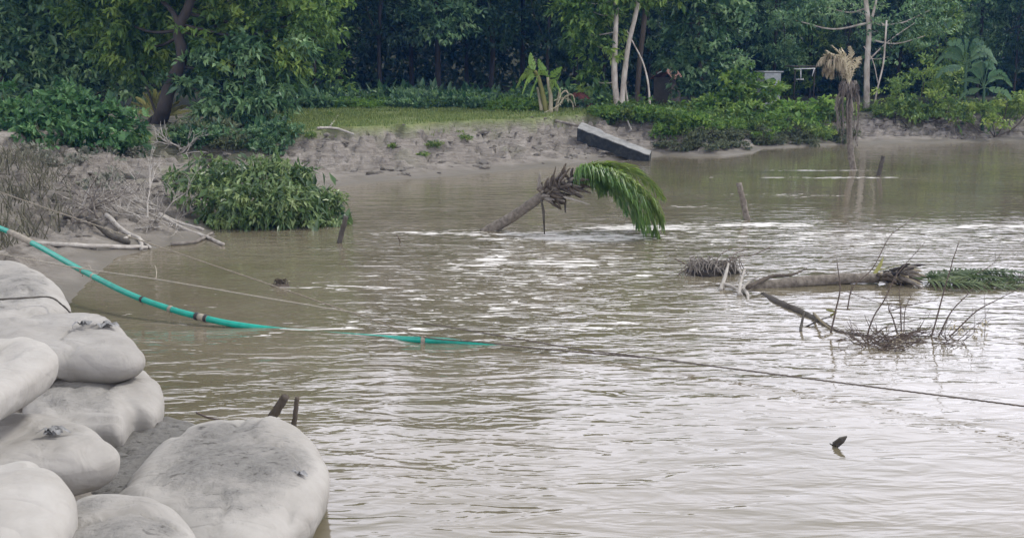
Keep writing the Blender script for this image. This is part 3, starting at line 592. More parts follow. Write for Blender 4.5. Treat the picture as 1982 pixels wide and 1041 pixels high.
plant('drowned_bush', 27, [(400, 372, 26.8, .48, .42), (445, 352, 27.2, .55, .42), (500, 340, 27.5, .6, .4), (555, 350, 27.4, .55, .42), (600, 380, 27, .5, .4), (630, 402, 26.8, .3, .3), (430, 405, 26.2, .5, .42), (480, 395, 26, .6, .5), (535, 395, 26, .6, .5), (585, 412, 26.2, .5, .4), (362, 352, 27.6, .3, .2), (345, 340, 27.8, .16, .1), (400, 318, 27.8, .22, .14), (590, 332, 27.4, .25, .15), (640, 385, 27, .2, .14), (520, 318, 27.7, .3, .15), (450, 322, 27.5, .25, .15), (648, 420, 26.5, .18, .15), (610, 432, 25.9, .3, .12), (450, 425, 25.9, .35, .25), (520, 425, 25.8, .5, .25)],
      'leaf_bush', 15, 16, .12, .19, .065, 1.0, 'bushy clump of drooping narrow leaves standing in the water at the mud edge', 'bush', base=tuple(at(500, 430, 0)))
# right bank
tw = atY(1198, 202, 53)
plant('pale_trunk_tree', 31, [(1140, 20, 53, 1.1, .9), (1120, 60, 53.5, .8, .7), (1155, 90, 53.5, .9, .8), (1145, 150, 54, .7, .7), (1200, -30, 53, 1.8, 1.2), (1290, -30, 54, 1.7, 1), (1170, -110, 53, 2.3, 1.5), (1260, -140, 53, 2.5, 1.6), (1175, 50, 54.5, .8, .6), (1110, 0, 53, .9, .6)],
      'leaf_mid', 3.2, 18, .24, .28, .13, .6, 'tree with pale forked trunks rising above the bright weeds behind the concrete beam', 'tree', base=tuple(tw),
      stems=[((atY(1196, 208, 53), atY(1190, 160, 53), atY(1190, 100, 53), atY(1192, 50, 53), atY(1192, 0, 53), atY(1190, -110, 53)), .16, .10), ((atY(1203, 208, 53), atY(1208, 150, 53), atY(1216, 90, 53), atY(1232, 20, 53), atY(1243, -60, 53), atY(1250, -130, 53)), .14, .08), ((atY(1216, 205, 53.2), atY(1210, 160, 53), atY(1212, 110, 53)), .05, .05)], bark='bark_pale')
mb = MB(); tube(mb, curve([atY(1258, 205, 52.6), atY(1254, 160, 52.8), atY(1244, 120, 53), atY(1228, 88, 53), atY(1214, 60, 53.1)], 6), [.055-.0012*i for i in range(25)], 6, rough=.1, rng=random.Random(1))
tag(mb.build('sapling', M['bark_pale'], origin=tuple(atY(1258, 205, 52.6))), 'thin bare curved sapling leaning toward the pale forked trunks', 'tree')
plant('round_tree', 32, [(1350, 40, 57, 1.5, 1.3), (1310, 100, 57, 1.1, 1.0), (1400, 60, 57, 1.1, 1.0), (1360, 120, 56.5, 1.5, 1.1), (1410, 130, 56.5, .9, .8), (1340, 170, 56, 1.0, .7), (1390, 180, 56, 1.0, .6), (1370, -20, 57, 1.9, 1.2), (1290, 30, 57.5, .8, 1.0), (1340, -90, 57, 2.0, 1.4), (1430, 20, 57, .7, .6)],
      'leaf_blue', 3.0, 18, .24, .28, .14, .55, 'rounded bushy tree to the right of the red roofed hut', 'tree', base=tuple(atY(1360, 205, 56.5)), stems=[((atY(1362, 210, 56.5), atY(1355, 120, 57), atY(1350, 20, 57)), .14, .06)])
plant('bank_bush', 33, [(1440, 155, 53, .8, .5), (1475, 175, 52.6, .8, .45), (1420, 185, 52.5, .8, .5), (1380, 205, 52, .8, .4), (1500, 165, 53, .5, .35), (1440, 215, 51.5, .9, .4), (1400, 235, 51, .7, .35)], 'leaf_bright', 6, 18, .16, .22, .13, .35, 'tallest light green bush on the right bank below the white shed', 'bush')
plant('bank_bush', 34, [(1530, 210, 52.5, .7, .42), (1500, 232, 51.8, .6, .35), (1560, 228, 52.5, .6, .35), (1540, 245, 51.6, .6, .25), (1590, 205, 53, .5, .35)], 'leaf_bright', 6.5, 18, .16, .22, .13, .35, 'rounded yellow green bush on the right bank, left of the dead palm', 'bush')
plant('bank_bush', 35, [(1640, 205, 54, .5, .4), (1610, 222, 53.5, .5, .35), (1600, 245, 52.5, .4, .2)], 'leaf_bank', 6.5, 18, .15, .18, .09, .4, 'small green bush right behind the standing dead palm', 'bush')
plant('bank_bush', 36, [(1740, 185, 55, .9, .8), (1790, 150, 56, .9, .8), (1800, 195, 55, 1.0, .6), (1760, 215, 54.5, .8, .35), (1840, 205, 54.5, .8, .4), (1830, 150, 56.5, .6, .6)], 'leaf_bank', 4.5, 18, .2, .2, .10, .45, 'tall tangled bush on the bank between the dead palm and the bananas', 'bush')
plant('bank_bush', 37, [(1900, 215, 54, .8, .35), (1950, 200, 55, .8, .5), (1920, 235, 53.5, .6, .25), (2000, 205, 55, 1.2, .7), (1860, 228, 54, .5, .2)], 'leaf_bank', 5.5, 18, .16, .18, .09, .4, 'green bush at the right picture edge beneath the bananas', 'bush')
plant('vine_covered_tree', 38, [(1700, 60, 58, .9, .7), (1660, 20, 59, 1.0, .7), (1745, 40, 58.5, 1.1, .8), (1790, 70, 58.5, 1.0, .8), (1720, 110, 58, .6, .5), (1800, 20, 59, 1.3, .9), (1700, -50, 58, 1.9, 1.1), (1600, 15, 60, 1.2, .7), (1540, 40, 60, 1.0, .6)], 'leaf_blue', 2.6, 16, .25, .22, .10, .7, 'tall thin tree with a pale straight trunk right of the standing dead palm', 'tree', base=tuple(atY(1677, 205, 58)),
      stems=[((atY(1677, 210, 58), atY(1678, 130, 58), atY(1682, 60, 58), atY(1676, 0, 58), atY(1672, -80, 58)), .17, .09), ((atY(1682, 60, 58), atY(1694, 10, 58), atY(1705, -40, 58)), .08, .04), ((atY(1678, 120, 58), atY(1720, 80, 58), atY(1770, 45, 58)), .05, .02)], bark='bark_pale')
mb = MB(); tube(mb, curve([atY(1692, 205, 56.5), atY(1700, 165, 56.5), atY(1710, 120, 56.8), atY(1716, 40, 57)], 6), .045, 6); tube(mb, curve([atY(1700, 165, 56.5), atY(1690, 120, 56.5), atY(1672, 90, 56.5)], 5), .025, 5)
tag(mb.build('sapling', M['bark_pale'], origin=tuple(atY(1692, 205, 56.5))), 'slim bare forked sapling leaning right beside the tall pale trunk', 'tree')
M['leaf_stained'] = leaf_mat('leaf_stained', (.05, .065, .035), (.11, .135, .07), (.18, .20, .12), .15, .7, .2)
# low weeds: along the wood edge and on the bank shoulders
wp = []
for k, (mt, L_, sc) in enumerate([('leaf_bright', .15, 1), ('leaf_bank', .15, 1), ('leaf_blue', .2, 1), ('leaf_stained', .15, 1)]):
    mb = crown([((0, 0, .25), (.6, .5, .3)), ((.45, .1, .2), (.45, .4, .25)), ((-.4, .1, .22), (.45, .4, .3))], 8, 18, .13, L_, L_*.5, .0, 60+k); wp.append(mb.build('weed_clump', M[mt], origin=(0, 0, 0)))
usedw = set()
def weed(k, x, y, s, rz, label, group, sz=None):
    o = wp[k] if k not in usedw else wp[k].copy()
    if k in usedw: COL.objects.link(o)
    usedw.add(k); put(o, x, y, rz, s, sz=sz); tag(o, label, 'weed', group); return o
rng = random.Random(8)
for px in range(530, 1120, 21):
    p = atY(px+rng.uniform(-6, 6), 212, 54.5+rng.uniform(-.5, 1.2)); weed(2 if rng.random() < .7 else 0, p.x, p.y, rng.uniform(.7, 1.25), rng.uniform(0, 6), 'low dark green weeds where the grass clearing meets the wood', 'weeds at the far edge of the clearing')
for px in range(520, 1180, 16):
    p = atY(px+rng.uniform(-8, 8), 205, 57.5+rng.uniform(-1, 3)); weed(2, p.x, p.y, rng.uniform(1.0, 1.5), rng.uniform(0, 6), 'shaded undergrowth between the trunks behind the clearing', 'undergrowth inside the wood')
k_ = 0
for i in range(400):
    px = rng.uniform(1290, 1650); g = gnd(px, rng.uniform(245, 292), 42); d_ = float(sdist(np.array([g.x]), np.array([g.y]))[0])
    if .15 < d_ < 1.5 and k_ < 48: k_ += 1; weed(3, g.x, g.y, rng.uniform(.35, .7), rng.uniform(0, 6), 'mud stained plants low on the right bank just above the water', 'mud stained plants at the right waterline', sz=rng.uniform(.3, .6))
for i in range(26):
    g = gnd(rng.uniform(355, 545), rng.uniform(252, 292), 30); weed(2 if i % 3 else 3, g.x, g.y, rng.uniform(.45, .85), rng.uniform(0, 6), 'bluish weeds on the shaded bank below the low overhanging tree', 'weeds below the overhanging tree')
for px, py in [(965, 205), (1000, 205), (1030, 208)]:
    p = atY(px, py, 51.5); weed(0, p.x, p.y, rng.uniform(.8, 1.0), rng.uniform(0, 6), 'bright green weeds beside the banana clump on the clearing', 'weeds by the banana clump')
for i in range(105):
    px = 1165+i*4.1+rng.uniform(-5, 5); g = gnd(px, 208+rng.uniform(0, 66 if px > 1290 else 40)*(.5+.5*math.sin(i*.35)**2), 44); k = 0 if rng.random() < .6 else 1
    weed(k, g.x, g.y, rng.uniform(.55, 1.0), rng.uniform(0, 6), 'bright green weeds spilling over the right bank behind the concrete beam', 'weeds on the right bank')
for i in range(34):
    px = 1600+i*13+rng.uniform(-5, 5); g = gnd(px, 208+rng.uniform(0, 20), 46); 
    weed(1, g.x, g.y, rng.uniform(.45, .85), rng.uniform(0, 6), 'dull green weeds on the far right bank beyond the dead palm', 'weeds on the far right bank')
for px, py, s in [(395, 225, .8), (270, 285, .6), (320, 268, .5), (540, 235, .7), (560, 262, .35), (600, 268, .3), (760, 285, .3), (840, 288, .35), (900, 268, .3), (820, 300, .25), (640, 225, .3)]:
    g = gnd(px, py, 30); weed(1, g.x, g.y, s, rng.uniform(0, 6), 'small weed tufts rooted in the slumped mud bank', 'tufts on the mud bank')
# grass
def blades(mb, C, h, w, rs, lean=.35):
    k = len(C); a = rs.uniform(0, 6.28, k); S = np.stack([np.cos(a), np.sin(a), 0*a], 1)*w*.5; hh_ = (h*rs.uniform(.5, 1.3, k))[:, None]
    b_ = rs.uniform(0, 6.28, k); Ld = np.stack([np.cos(b_), np.sin(b_), 0*b_], 1)*lean*hh_*rs.uniform(.2, 1, (k, 1)); up = np.array([0, 0, 1.])
    v = [C-S, C+S, C+Ld*.4+up*hh_*.6+S*.8, C+Ld*.4+up*hh_*.6-S*.8, C+Ld*1.2+up*hh_*(1-.25*lean)+S*.15, C+Ld*1.2+up*hh_*(1-.25*lean)-S*.15]
    V = np.stack(v, 1).reshape(-1, 3); i = np.arange(k)[:, None]*6; Fq = np.concatenate([i+np.array([[0, 1, 2, 3]]), i+np.array([[3, 2, 4, 5]])])
    mb.add(V, Fq, np.repeat(np.clip(rs.normal(.5, .22, k), 0, 1), 6), smooth=False)
rs = np.random.RandomState(3); C = np.stack([rs.uniform(-11.5, 5.5, 60000), rs.uniform(38, 56, 60000)], 1)
D = sdist(C[:, 0], C[:, 1]); H_, W_ = region(C[:, 0], C[:, 1]); pn = fbm(C[:, 0]*.7, C[:, 1]*.7, 17, 3)
keep = (C[:, 0]/C[:, 1] > -.218) & (D > W_*.97) & (rs.uniform(-.6, 1, len(D)) < pn+.35); C = C[keep]; C = np.column_stack([C, ground(C[:, 0], C[:, 1])])
mb = MB(); blades(mb, C, .13, .03, rs); tag(mb.build('grass', M['grass']), 'short yellow green grass over the clearing', 'grass', None, 'stuff')
rs = np.random.RandomState(4); C = np.stack([rs.uniform(-16, -9.2, 9000), rs.uniform(20, 31, 9000)], 1); pxx = C[:, 0]/C[:, 1]*F_PX+W_PX/2
keep = (pxx < 140-rs.uniform(0, 80, len(pxx))) & (rs.rand(len(pxx)) < .45) & (sdist(C[:, 0], C[:, 1]) > 1.9); C = C[keep]; C = np.column_stack([C, ground(C[:, 0], C[:, 1])])
mb = MB(); blades(mb, C, .55, .028, rs, 1.1); tag(mb.build('dry_grass', M['grass_dry']), 'long dry fallen grass on the left bank', 'grass', None, 'stuff')

# ------------------------------------------------------------------ palms and bananas
def frond(rachis, ll, n_, hang, rng, w=.035, r=.02, tone=.5, fold=.8, t0=.12, sides=(1, -1), rag=.25, roll=None):
    roll = rng.uniform(-.8, .8) if roll is None else roll
    mb = MB(); cs = curve(rachis, 10); m_ = len(cs)-1
    tube(mb, cs, [r*(1-.8*i/m_) for i in range(m_+1)], 5, col=min(1, tone+.3))
    for k in range(n_):
        t = t0+(1-t0)*(k+.5)/n_; f = t*m_; i = min(int(f), m_-1); p = cs[i].lerp(cs[i+1], f-i); T = (cs[i+1]-cs[i]).normalized()
        S = T.cross(Vector((0, 0, 1))); S = S.normalized() if S.length > .05 else Vector((0, 1, 0)); U = S.cross(T); S, U = S*math.cos(roll)+U*math.sin(roll), U*math.cos(roll)-S*math.sin(roll)
        for sd in sides:
            L_ = ll*(math.sin(math.pi*min(1, .25+.7*t))**.6)*rng.uniform(1-rag, 1.05); d = (T*(.5+.5*t)+S*sd*fold+U*.1+Vector((rng.uniform(-.15, .15), rng.uniform(-.15, .15), rng.uniform(-.15, .15)))).normalized()
            q0 = p; q1 = q0+d*L_*.45; d2 = (d+Vector((0, 0, -hang))).normalized(); q2 = q1+d2*L_*.35; d3 = (d2+Vector((0, 0, -hang*1.2))).normalized(); q3 = q2+d3*L_*.25
            n3_ = d.cross(T); n3_ = n3_.normalized() if n3_.length > .05 else U; W_ = n3_.cross(d).normalized()*w*.5+n3_*w*rng.uniform(-.3, .3); tn = min(1, max(0, tone+rng.uniform(-.25, .25)))
            mb.add([q0-W_*.5, q0+W_*.5, q1+W_, q1-W_, q2+W_*.8, q2-W_*.8, q3+W_*.1, q3-W_*.1], [(0, 1, 2, 3), (3, 2, 4, 5), (5, 4, 6, 7)], tn, smooth=False)
    return mb
def blade_leaf(rachis, width, rng, tears=5, tone=.5, fold=.35, r=.02, tip=.1):
    roll = rng.choice((-1, 1))*rng.uniform(.6, 1.3)
    """banana leaf: midrib with a broad torn blade"""
    mb = MB(); cs = curve(rachis, 8); m_ = len(cs)-1; tube(mb, cs, [r*(1-.75*i/m_) for i in range(m_+1)], 5, col=min(1, tone+.35))
    for sd in (1, -1):
        n_ = 26; cuts = set(rng.sample(range(3, n_-2), tears)); V = []; 
        def row(t, sh=0):
            f = t*m_; i = min(int(f), m_-1); p = cs[i].lerp(cs[i+1], f-i); T = (cs[i+1]-cs[i]).normalized(); S = T.cross(Vector((0, 0, 1))); S = S.normalized() if S.length > .05 else Vector((1, 0, 0)); U = S.cross(T); S, U = S*math.cos(roll)+U*math.sin(roll), U*math.cos(roll)-S*math.sin(roll)
            u = max(0, (t-.14)/.86); wd = width*.5*(min(1, u*6)**.5)*(max(0, 1-u**2.6))**.7
            return p, p+(S*sd+T*(.35+sh)+U*(.25-fold*1.2)).normalized()*wd+Vector((0, 0, -abs(sh)*wd*.6))
        for k in range(n_):
            a0, a1 = row(.14+.86*k/n_, .0 if k not in cuts else .25); b0, b1 = row(.14+.86*(k+1)/n_, 0 if k+1 not in cuts else -.15)
            mb.add([a0, b0, b1, a1], [(0, 1, 2, 3)], min(1, max(0, tone+rng.uniform(-.12, .12))))
    return mb
# fallen coconut palm in the water
rng = random.Random(31); YB = 25.3
base = atY(935, 452, 25.5); head = atY(1052, 378, 25.0)
fp = empty('fallen_palm', tuple(at(955, 443, 0)), 'uprooted coconut palm leaning out of the water with one green frond cluster', 'palm')
mb = MB(); cs = curve([base, atY(985, 424, 25.4), atY(1020, 400, 25.2), head, atY(1080, 362, 25)], 10); tube(mb, cs, [.125-.0006*i+(.006 if i % 3 == 0 else 0) for i in range(len(cs))], 12, rough=.05, rng=rng); mb.build('trunk', M['palm_trunk'], fp)
hc = atY(1072, 366, 25); ax = (atY(1125, 335, 24.9)-head).normalized()
for k in range(84):
    t = rng.uniform(-.1, .75); an = rng.uniform(0, 6.28); a_ = ax.cross(Vector((0, 1, 0))).normalized(); b_ = ax.cross(a_)
    o = head.lerp(atY(1128, 342, 24.9), max(0, t)*1.1); rd = (a_*math.cos(an)+b_*math.sin(an)); L_ = rng.uniform(.22, .50); d = (rd*.95+ax*rng.uniform(-.1, .8)).normalized()
    mb = MB(); q = o+rd*.03; tube(mb, curve([q, q+d*L_*.5, q+(d+ax*.3+Vector((0, 0, -.15))).normalized()*L_], 4), [.052, .050, .046, .042, .038, .034, .03, .024, .016], 6, rough=.25, rng=rng); mb.build('frond_stub', M['wood_muddy'] if rng.random() < .35 else M['bark'], fp)
for pts in ([(1048, 388), (1052, 410), (1054, 456)], [(1092, 372), (1094, 392), (1094, 412)]):
    mb = MB(); tube(mb, [atY(x, y, 24.9) for x, y in pts], [.028, .035, .012], 6); mb.build('hanging_stalk', M['wood_dark'], fp)
for pts in ([(1078, 378), (1110, 386), (1142, 396)], [(1082, 366), (1072, 345), (1076, 322)], [(1084, 350), (1096, 334), (1104, 325)], [(1050, 372), (1040, 366), (1047, 362)], [(1075, 384), (1083, 398), (1086, 403)]):
    mb = MB(); tube(mb, curve([atY(x, y, 24.8) for x, y in pts], 4), [.035, .033, .03, .028, .025, .022, .018, .014, .008], 6, rough=.15, rng=rng); mb.build('frond_stub', M['bark'] if pts[0][0] != 1078 else M['wood_pale'], fp)
mb = MB(); tube(mb, curve([atY(1098, 360, 25), atY(1112, 345, 25), atY(1128, 336, 25), atY(1150, 332, 25)], 5), [.06]*6+[.05]*5+[.035]*5, 8, rough=.1, rng=rng); mb.build('crown_shaft', M['palm_dry'], fp)
FR = [([(1105, 354, 25), (1126, 342, 24.9), (1148, 348, 24.8), (1166, 368, 24.8)], .60, 2.2, .4), ([(1105, 354, 25), (1128, 338, 25.2), (1165, 340, 25.3), (1196, 362, 25.4)], .62, 1.9, .3), ([(1105, 352, 25), (1136, 328, 25), (1185, 330, 24.8), (1240, 362, 24.6), (1272, 405, 24.6), (1282, 440, 24.6)], .62, 1.1, .7), ([(1105, 352, 25), (1130, 336, 24.8), (1175, 342, 24.6), (1215, 385, 24.4), (1238, 440, 24.4)], .66, 1.4, .3), ([(1105, 352, 25), (1134, 330, 25.2), (1190, 336, 25.2), (1236, 380, 25.1), (1256, 450, 25)], .62, 1.2, .45), ([(1105, 352, 25), (1132, 330, 25), (1180, 334, 24.7), (1232, 372, 24.4), (1262, 425, 24.3), (1268, 452, 24.3)], .70, 1.0, .55), ([(1105, 354, 25), (1135, 334, 24.8), (1185, 350, 24.4), (1228, 395, 24.1), (1246, 448, 24.0)], .62, 1.3, .35), ([(1105, 350, 25), (1135, 328, 25.2), (1190, 326, 25.4), (1245, 345, 25.5), (1285, 385, 25.5)], .55, .55, .75), ([(1105, 354, 25), (1130, 338, 24.9), (1165, 348, 24.8), (1195, 375, 24.8), (1215, 412, 24.8)], .55, 1.5, .25), ([(1105, 350, 25), (1140, 326, 25.1), (1180, 322, 25.3), (1215, 326, 25.6), (1240, 338, 25.9)], .40, .3, .85), ([(1105, 352, 25), (1138, 331, 25), (1195, 342, 24.9), (1250, 385, 24.8), (1275, 430, 24.8)], .6, .9, .6)]
for pts, ll, hg, tn in FR: frond([atY(*p) for p in pts], ll, 130, hg, rng, .026, .024, tn, .7, roll=rng.uniform(.2, .9), rag=.45).build('frond', M['palm_green'], fp)
# standing dead palm
rng = random.Random(41); dp = empty('dead_palm', tuple(at(1650, 325, 0)), 'standing dead coconut palm in the far water with brown fronds hanging along its trunk', 'palm'); YD = 39.5
mb = MB(); cs = curve([atY(1652, 332, YD), atY(1646, 290, YD), atY(1643, 230, YD), atY(1643, 165, YD)], 10); tube(mb, cs, [.115-.0007*i for i in range(len(cs))], 10, rough=.04, rng=rng); mb.build('trunk', M['palm_trunk'], dp)
for k in range(20):
    x0 = 1643+rng.uniform(-14, 16); sp2 = rng.uniform(-1, 1); ye = rng.uniform(230, 300)-abs(sp2)*12; yy = YD+rng.uniform(-.3, .3)
    frond([atY(1643, 168, YD), atY(x0, 160+rng.uniform(0, 12), yy), atY(1643+sp2*25, 200, yy), atY(1643+sp2*22, ye, yy)], .30, 30, 2.5, rng, .03, .028, rng.uniform(.2, .7), .3).build('dead_frond', M['palm_dead'], dp)
for pts, ll, hg, tn, nn in [([(1643, 165), (1636, 130), (1626, 105), (1612, 90)], .28, .3, .9, 40), ([(1643, 165), (1646, 130), (1648, 108), (1644, 92)], .22, .2, .7, 40), ([(1643, 165), (1652, 138), (1660, 118), (1664, 112)], .22, .6, .8, 26), ([(1642, 162), (1625, 120), (1605, 108), (1585, 122)], .62, 2.2, .45, 46), ([(1642, 162), (1628, 128), (1608, 118), (1597, 140)], .66, 2.6, .35, 46), ([(1642, 164), (1632, 138), (1618, 128), (1606, 145)], .62, 2.6, .4, 46), ([(1643, 165), (1635, 140), (1620, 112), (1600, 98)], .35, .8, .8, 36), ([(1643, 164), (1640, 140), (1636, 112), (1630, 96)], .3, .4, .85, 36)]:
    frond([atY(x, y, YD+rng.uniform(-.25, .25)) for x, y in pts], ll, nn, hg, rng, .035, .02, tn, .55).build('frond', M['palm_dry'], dp)
# floating palm at right
rng = random.Random(51); lp = empty('floating_palm', tuple(at(1560, 552, 0)), 'felled palm trunk floating at right with torn crown and green frond trailing out of frame', 'palm'); YL = 19.1
mb = MB(); cs = curve([at(1425, 566, -.08), at(1470, 556, .0), at(1540, 547, .06), at(1620, 540, .09), at(1700, 538, .10)], 9); tube(mb, cs, [.085+.02*math.sin(i*.09)+(.004 if i % 4 == 0 else 0) for i in range(len(cs))], 12, rough=.05, rng=rng); mb.build('trunk', M['palm_trunk'], lp)
hd = at(1712, 538, .12)
for k in range(52):
    d = Vector((rng.uniform(-.1, 1), rng.uniform(-.6, .5), rng.uniform(-.35, .6))).normalized(); o = hd+Vector((rng.uniform(-.08, .35), rng.uniform(-.1, .1), rng.uniform(-.03, .06))); L_ = rng.uniform(.18, .50)
    mb = MB(); tube(mb, curve([o, o+d*L_*.6, o+d*L_+Vector((.05, 0, -.08))], 3), [.04, .038, .036, .032, .026, .02, .008], 6, rough=.25, rng=rng); mb.build('frond_stub', M[rng.choice(['bark', 'palm_dry', 'wood_muddy', 'bark_dark'])], lp)
for pts in ([(1693, 530, .12), (1702, 515, .25), (1710, 497, .42)], [(1690, 525, .12), (1720, 518, .25), (1752, 512, .25)]):
    mb = MB(); P_ = [at(*p) for p in pts]; s = Vector((.05, 0, .02)); mb.add([P_[0]-s, P_[0]+s, P_[1]+s, P_[1]-s, P_[2]+s*.1, P_[2]-s*.1], [(0, 1, 2, 3), (3, 2, 4, 5)], .7); mb.build('frond_stub', M['palm_yellow'], lp)
for pts, tn, hg in [([(1760, 538, .08), (1830, 536, .12), (1920, 538, .12), (2010, 545, .02)], .5, .5), ([(1760, 540, .1), (1840, 528, .18), (1930, 524, .12), (2020, 530, .05)], .35, .6), ([(1760, 540, .08), (1850, 545, .12), (1950, 552, .05), (2060, 560, .02)], .7, .3), ([(1770, 540, .1), (1850, 532, .14), (1900, 528, .12), (1960, 532, .1)], .3, .8)]:
    frond([at(*p) for p in pts], .48, 90, hg, rng, .022, .014, tn, .75, rag=.5, roll=rng.uniform(-.3, .3)).build('frond', M['palm_dull'], lp)
# banana clump on the bank
rng = random.Random(61); YN = 50.6
bn = empty('banana_plant', tuple(atY(1062, 216, YN)), 'small banana clump with yellow green leaves and dry stalks on the far bank', 'banana plant')
for pts, r in [([(1058, 218), (1050, 180), (1042, 150), (1036, 138)], .13), ([(1066, 218), (1066, 190), (1062, 165), (1060, 150)], .11), ([(1076, 216), (1080, 195), (1084, 172)], .09), ([(1048, 214), (1044, 190), (1040, 170)], .09)]:
    mb = MB(); cs = curve([atY(x, y, YN+rng.uniform(-.2, .2)) for x, y in pts], 6); tube(mb, cs, [r*(1-.5*i/len(cs)) for i in range(len(cs))], 8, rough=.08, rng=rng, col=.75); mb.build('stem', M['palm_dry'] if r < .12 else M['palm_yellow'], bn)
for pts, w_, tn, dy in [([(1040, 148), (1036, 160), (1030, 172), (1026, 192)], .42, .5, -.9), ([(1062, 154), (1074, 160), (1082, 170), (1086, 188)], .42, .65, -.7), ([(1037, 142), (1032, 128), (1029, 118), (1027, 102)], .40, .55, 0), ([(1037, 145), (1025, 142), (1010, 150), (998, 172)], .52, .85, -.4), ([(1040, 148), (1028, 150), (1018, 160), (1010, 184)], .42, .7, -.8), ([(1060, 152), (1055, 140), (1047, 128), (1042, 114)], .36, .4, .3), ([(1062, 155), (1070, 145), (1078, 138), (1088, 130)], .38, .5, -.3), ([(1062, 155), (1072, 155), (1080, 150), (1086, 140)], .36, .45, .4), ([(1062, 158), (1066, 160), (1068, 170), (1066, 182)], .4, .85, -.6), ([(1040, 150), (1048, 140), (1056, 140), (1064, 150)], .45, .6, -.5), ([(1037, 144), (1030, 134), (1022, 140), (1016, 150)], .45, .75, .4)]:
    blade_leaf([atY(x, y, YN+dy*k/3) for k, (x, y) in enumerate(pts)], w_, rng, 4, tn, .35, .02).build('leaf', M['banana'], bn)
for pts in ([(1080, 200), (1088, 180), (1098, 178), (1100, 200)], [(1072, 195), (1090, 190), (1106, 196), (1110, 212)], [(1050, 220), (1075, 208), (1088, 196), (1082, 190)], [(1084, 200), (1095, 186), (1108, 184), (1114, 205)]):
    frond([atY(x, y, YN-.2) for x, y in pts], .16, 14, 1.5, rng, .06, .03, .7, .4).build('dry_leaf', M['palm_dry'], bn)
# bananas on the right bank
rng = random.Random(62)
for cx, cy, sc, lb in [(1870, 122, 1.0, 'taller banana plant among the trees near the right picture edge'), (1905, 165, .9, 'lower banana plant in front of the taller one at the right edge')]:
    YR = 55.5 if sc == 1 else 54.5; c0 = atY(cx, cy, YR); g0 = gz(c0.x, c0.y); bp_ = empty('banana_plant', (c0.x, c0.y, g0), lb, 'banana plant')
    mb = MB(); tube(mb, curve([(c0.x+.1, c0.y, g0-.1), (c0.x+.05, c0.y, (g0+c0.z)/2), tuple(c0)], 5), [.11-.005*i for i in range(11)], 8, col=.1); mb.build('stem', M['banana_blue'], bp_)
    for k in range(9):
        a = -.3+k*.47+rng.uniform(-.15, .15); dx = math.cos(a)*58*sc; up = 44*math.sin(a)*sc; e = 16 if abs(math.cos(a)) > .6 else -4
        blade_leaf([atY(cx, cy+5, YR), atY(cx+dx*.4, cy-up*.9-4, YR-.3), atY(cx+dx*.8, cy-up-2, YR-.5), atY(cx+dx*1.1, cy-up+e, YR-.6)], (.42*sc), rng, 5, rng.uniform(.3, .9), .3, .02).build('leaf', M['banana_blue'], bp_)
# coconut palm behind the pale trunks, crown above the picture
rng = random.Random(63); q0 = atY(1232, 205, 56); cpm = empty('coconut_palm', tuple(q0), 'coconut palm behind the pale trunks with frond tips hanging into the top of the view', 'palm')
mb = MB(); cs = curve([q0, atY(1238, 120, 56), atY(1248, 30, 56), atY(1262, -130, 56)], 8); tube(mb, cs, .13, 10); mb.build('trunk', M['bark'], cpm)
for k in range(12):
    a = k*.53+.2; dx = math.cos(a)*120; yy = 56+math.sin(a)*2.6; frond([atY(1262, -130, 56), atY(1262+dx*.35, -160, 56+math.sin(a)), atY(1262+dx*.8, -110, yy), atY(1262+dx, -10 if k % 2 else -30, yy)], .8, 40, 1.3, rng, .05, .03, .5, .6).build('frond', M['palm_green'], cpm)
# yellowing fan of dry palm by the leaning trunk
rng = random.Random(64); q0 = atY(305, 240, 43.2); yp = empty('yellow_palm', tuple(q0), 'yellowing young palm with upright fronds right behind the leaning trunk', 'palm')
for k, (ex, ey) in enumerate([(258, 200), (266, 190), (278, 182), (290, 178), (300, 176), (312, 180), (330, 200), (345, 198), (358, 206), (250, 212), (368, 215), (284, 186)]):
    frond([q0, atY((305+ex)/2, (235+ey)/2-4, 43.1), atY(ex, ey, 43+rng.uniform(-.3, .3))], .30, 26, .15, rng, .05, .02, rng.uniform(.4, .9), .35, .3).build('frond', M['palm_yellow'], yp)
# ------------------------------------------------------------------ beam, huts, heap
def hexa(mb, c8): mb.add(c8, [(0, 3, 2, 1), (4, 5, 6, 7), (0, 1, 5, 4), (1, 2, 6, 5), (2, 3, 7, 6), (3, 0, 4, 7)], smooth=False)
def box(mb, c, s, rz=0):
    a, b_ = math.cos(rz), math.sin(rz); P = []
    for z in (-1, 1):
        for x, y in ((-1, -1), (1, -1), (1, 1), (-1, 1)): u, v = x*s[0]/2, y*s[1]/2; P.append((c[0]+a*u-b_*v, c[1]+b_*u+a*v, c[2]+z*s[2]/2))
    hexa(mb, P)
fl = atY(1116, 274, 45.0); fr = atY(1257, 311, 42.6); upv = Vector((0.03, .10, .50)); bk = Vector((.22, .95, .17))
tfl, tfr = atY(1118, 249, 44.9), atY(1257, 302, 42.7); fr = tfr-Vector((0, 0, .40)); fl = tfl-Vector((0.04, 0, .50))
cb = empty('concrete_beam', tuple((fl+fr)/2), 'long grey concrete block slid down the far bank with its end in the water', 'concrete block')
mb = MB(); n_ = 14; rng0 = random.Random(2)
for i in range(n_):
    pass
V = []; 
for i in range(n_+1):
    t = i/n_; wid = 1.0 if t < .30 else .78; o = .0
    for P_ in (fl.lerp(fr, t), tfl.lerp(tfr, t), tfl.lerp(tfr, t)+bk*wid*(1-.15*t), fl.lerp(fr, t)+bk*wid*(1-.15*t)): V.append(P_+Vector((0, 0, .012*math.sin(i*2.3)))+Vector((rng0.uniform(-.02, .02), rng0.uniform(-.02, .02), rng0.uniform(-.015, .015))))
Fq = []
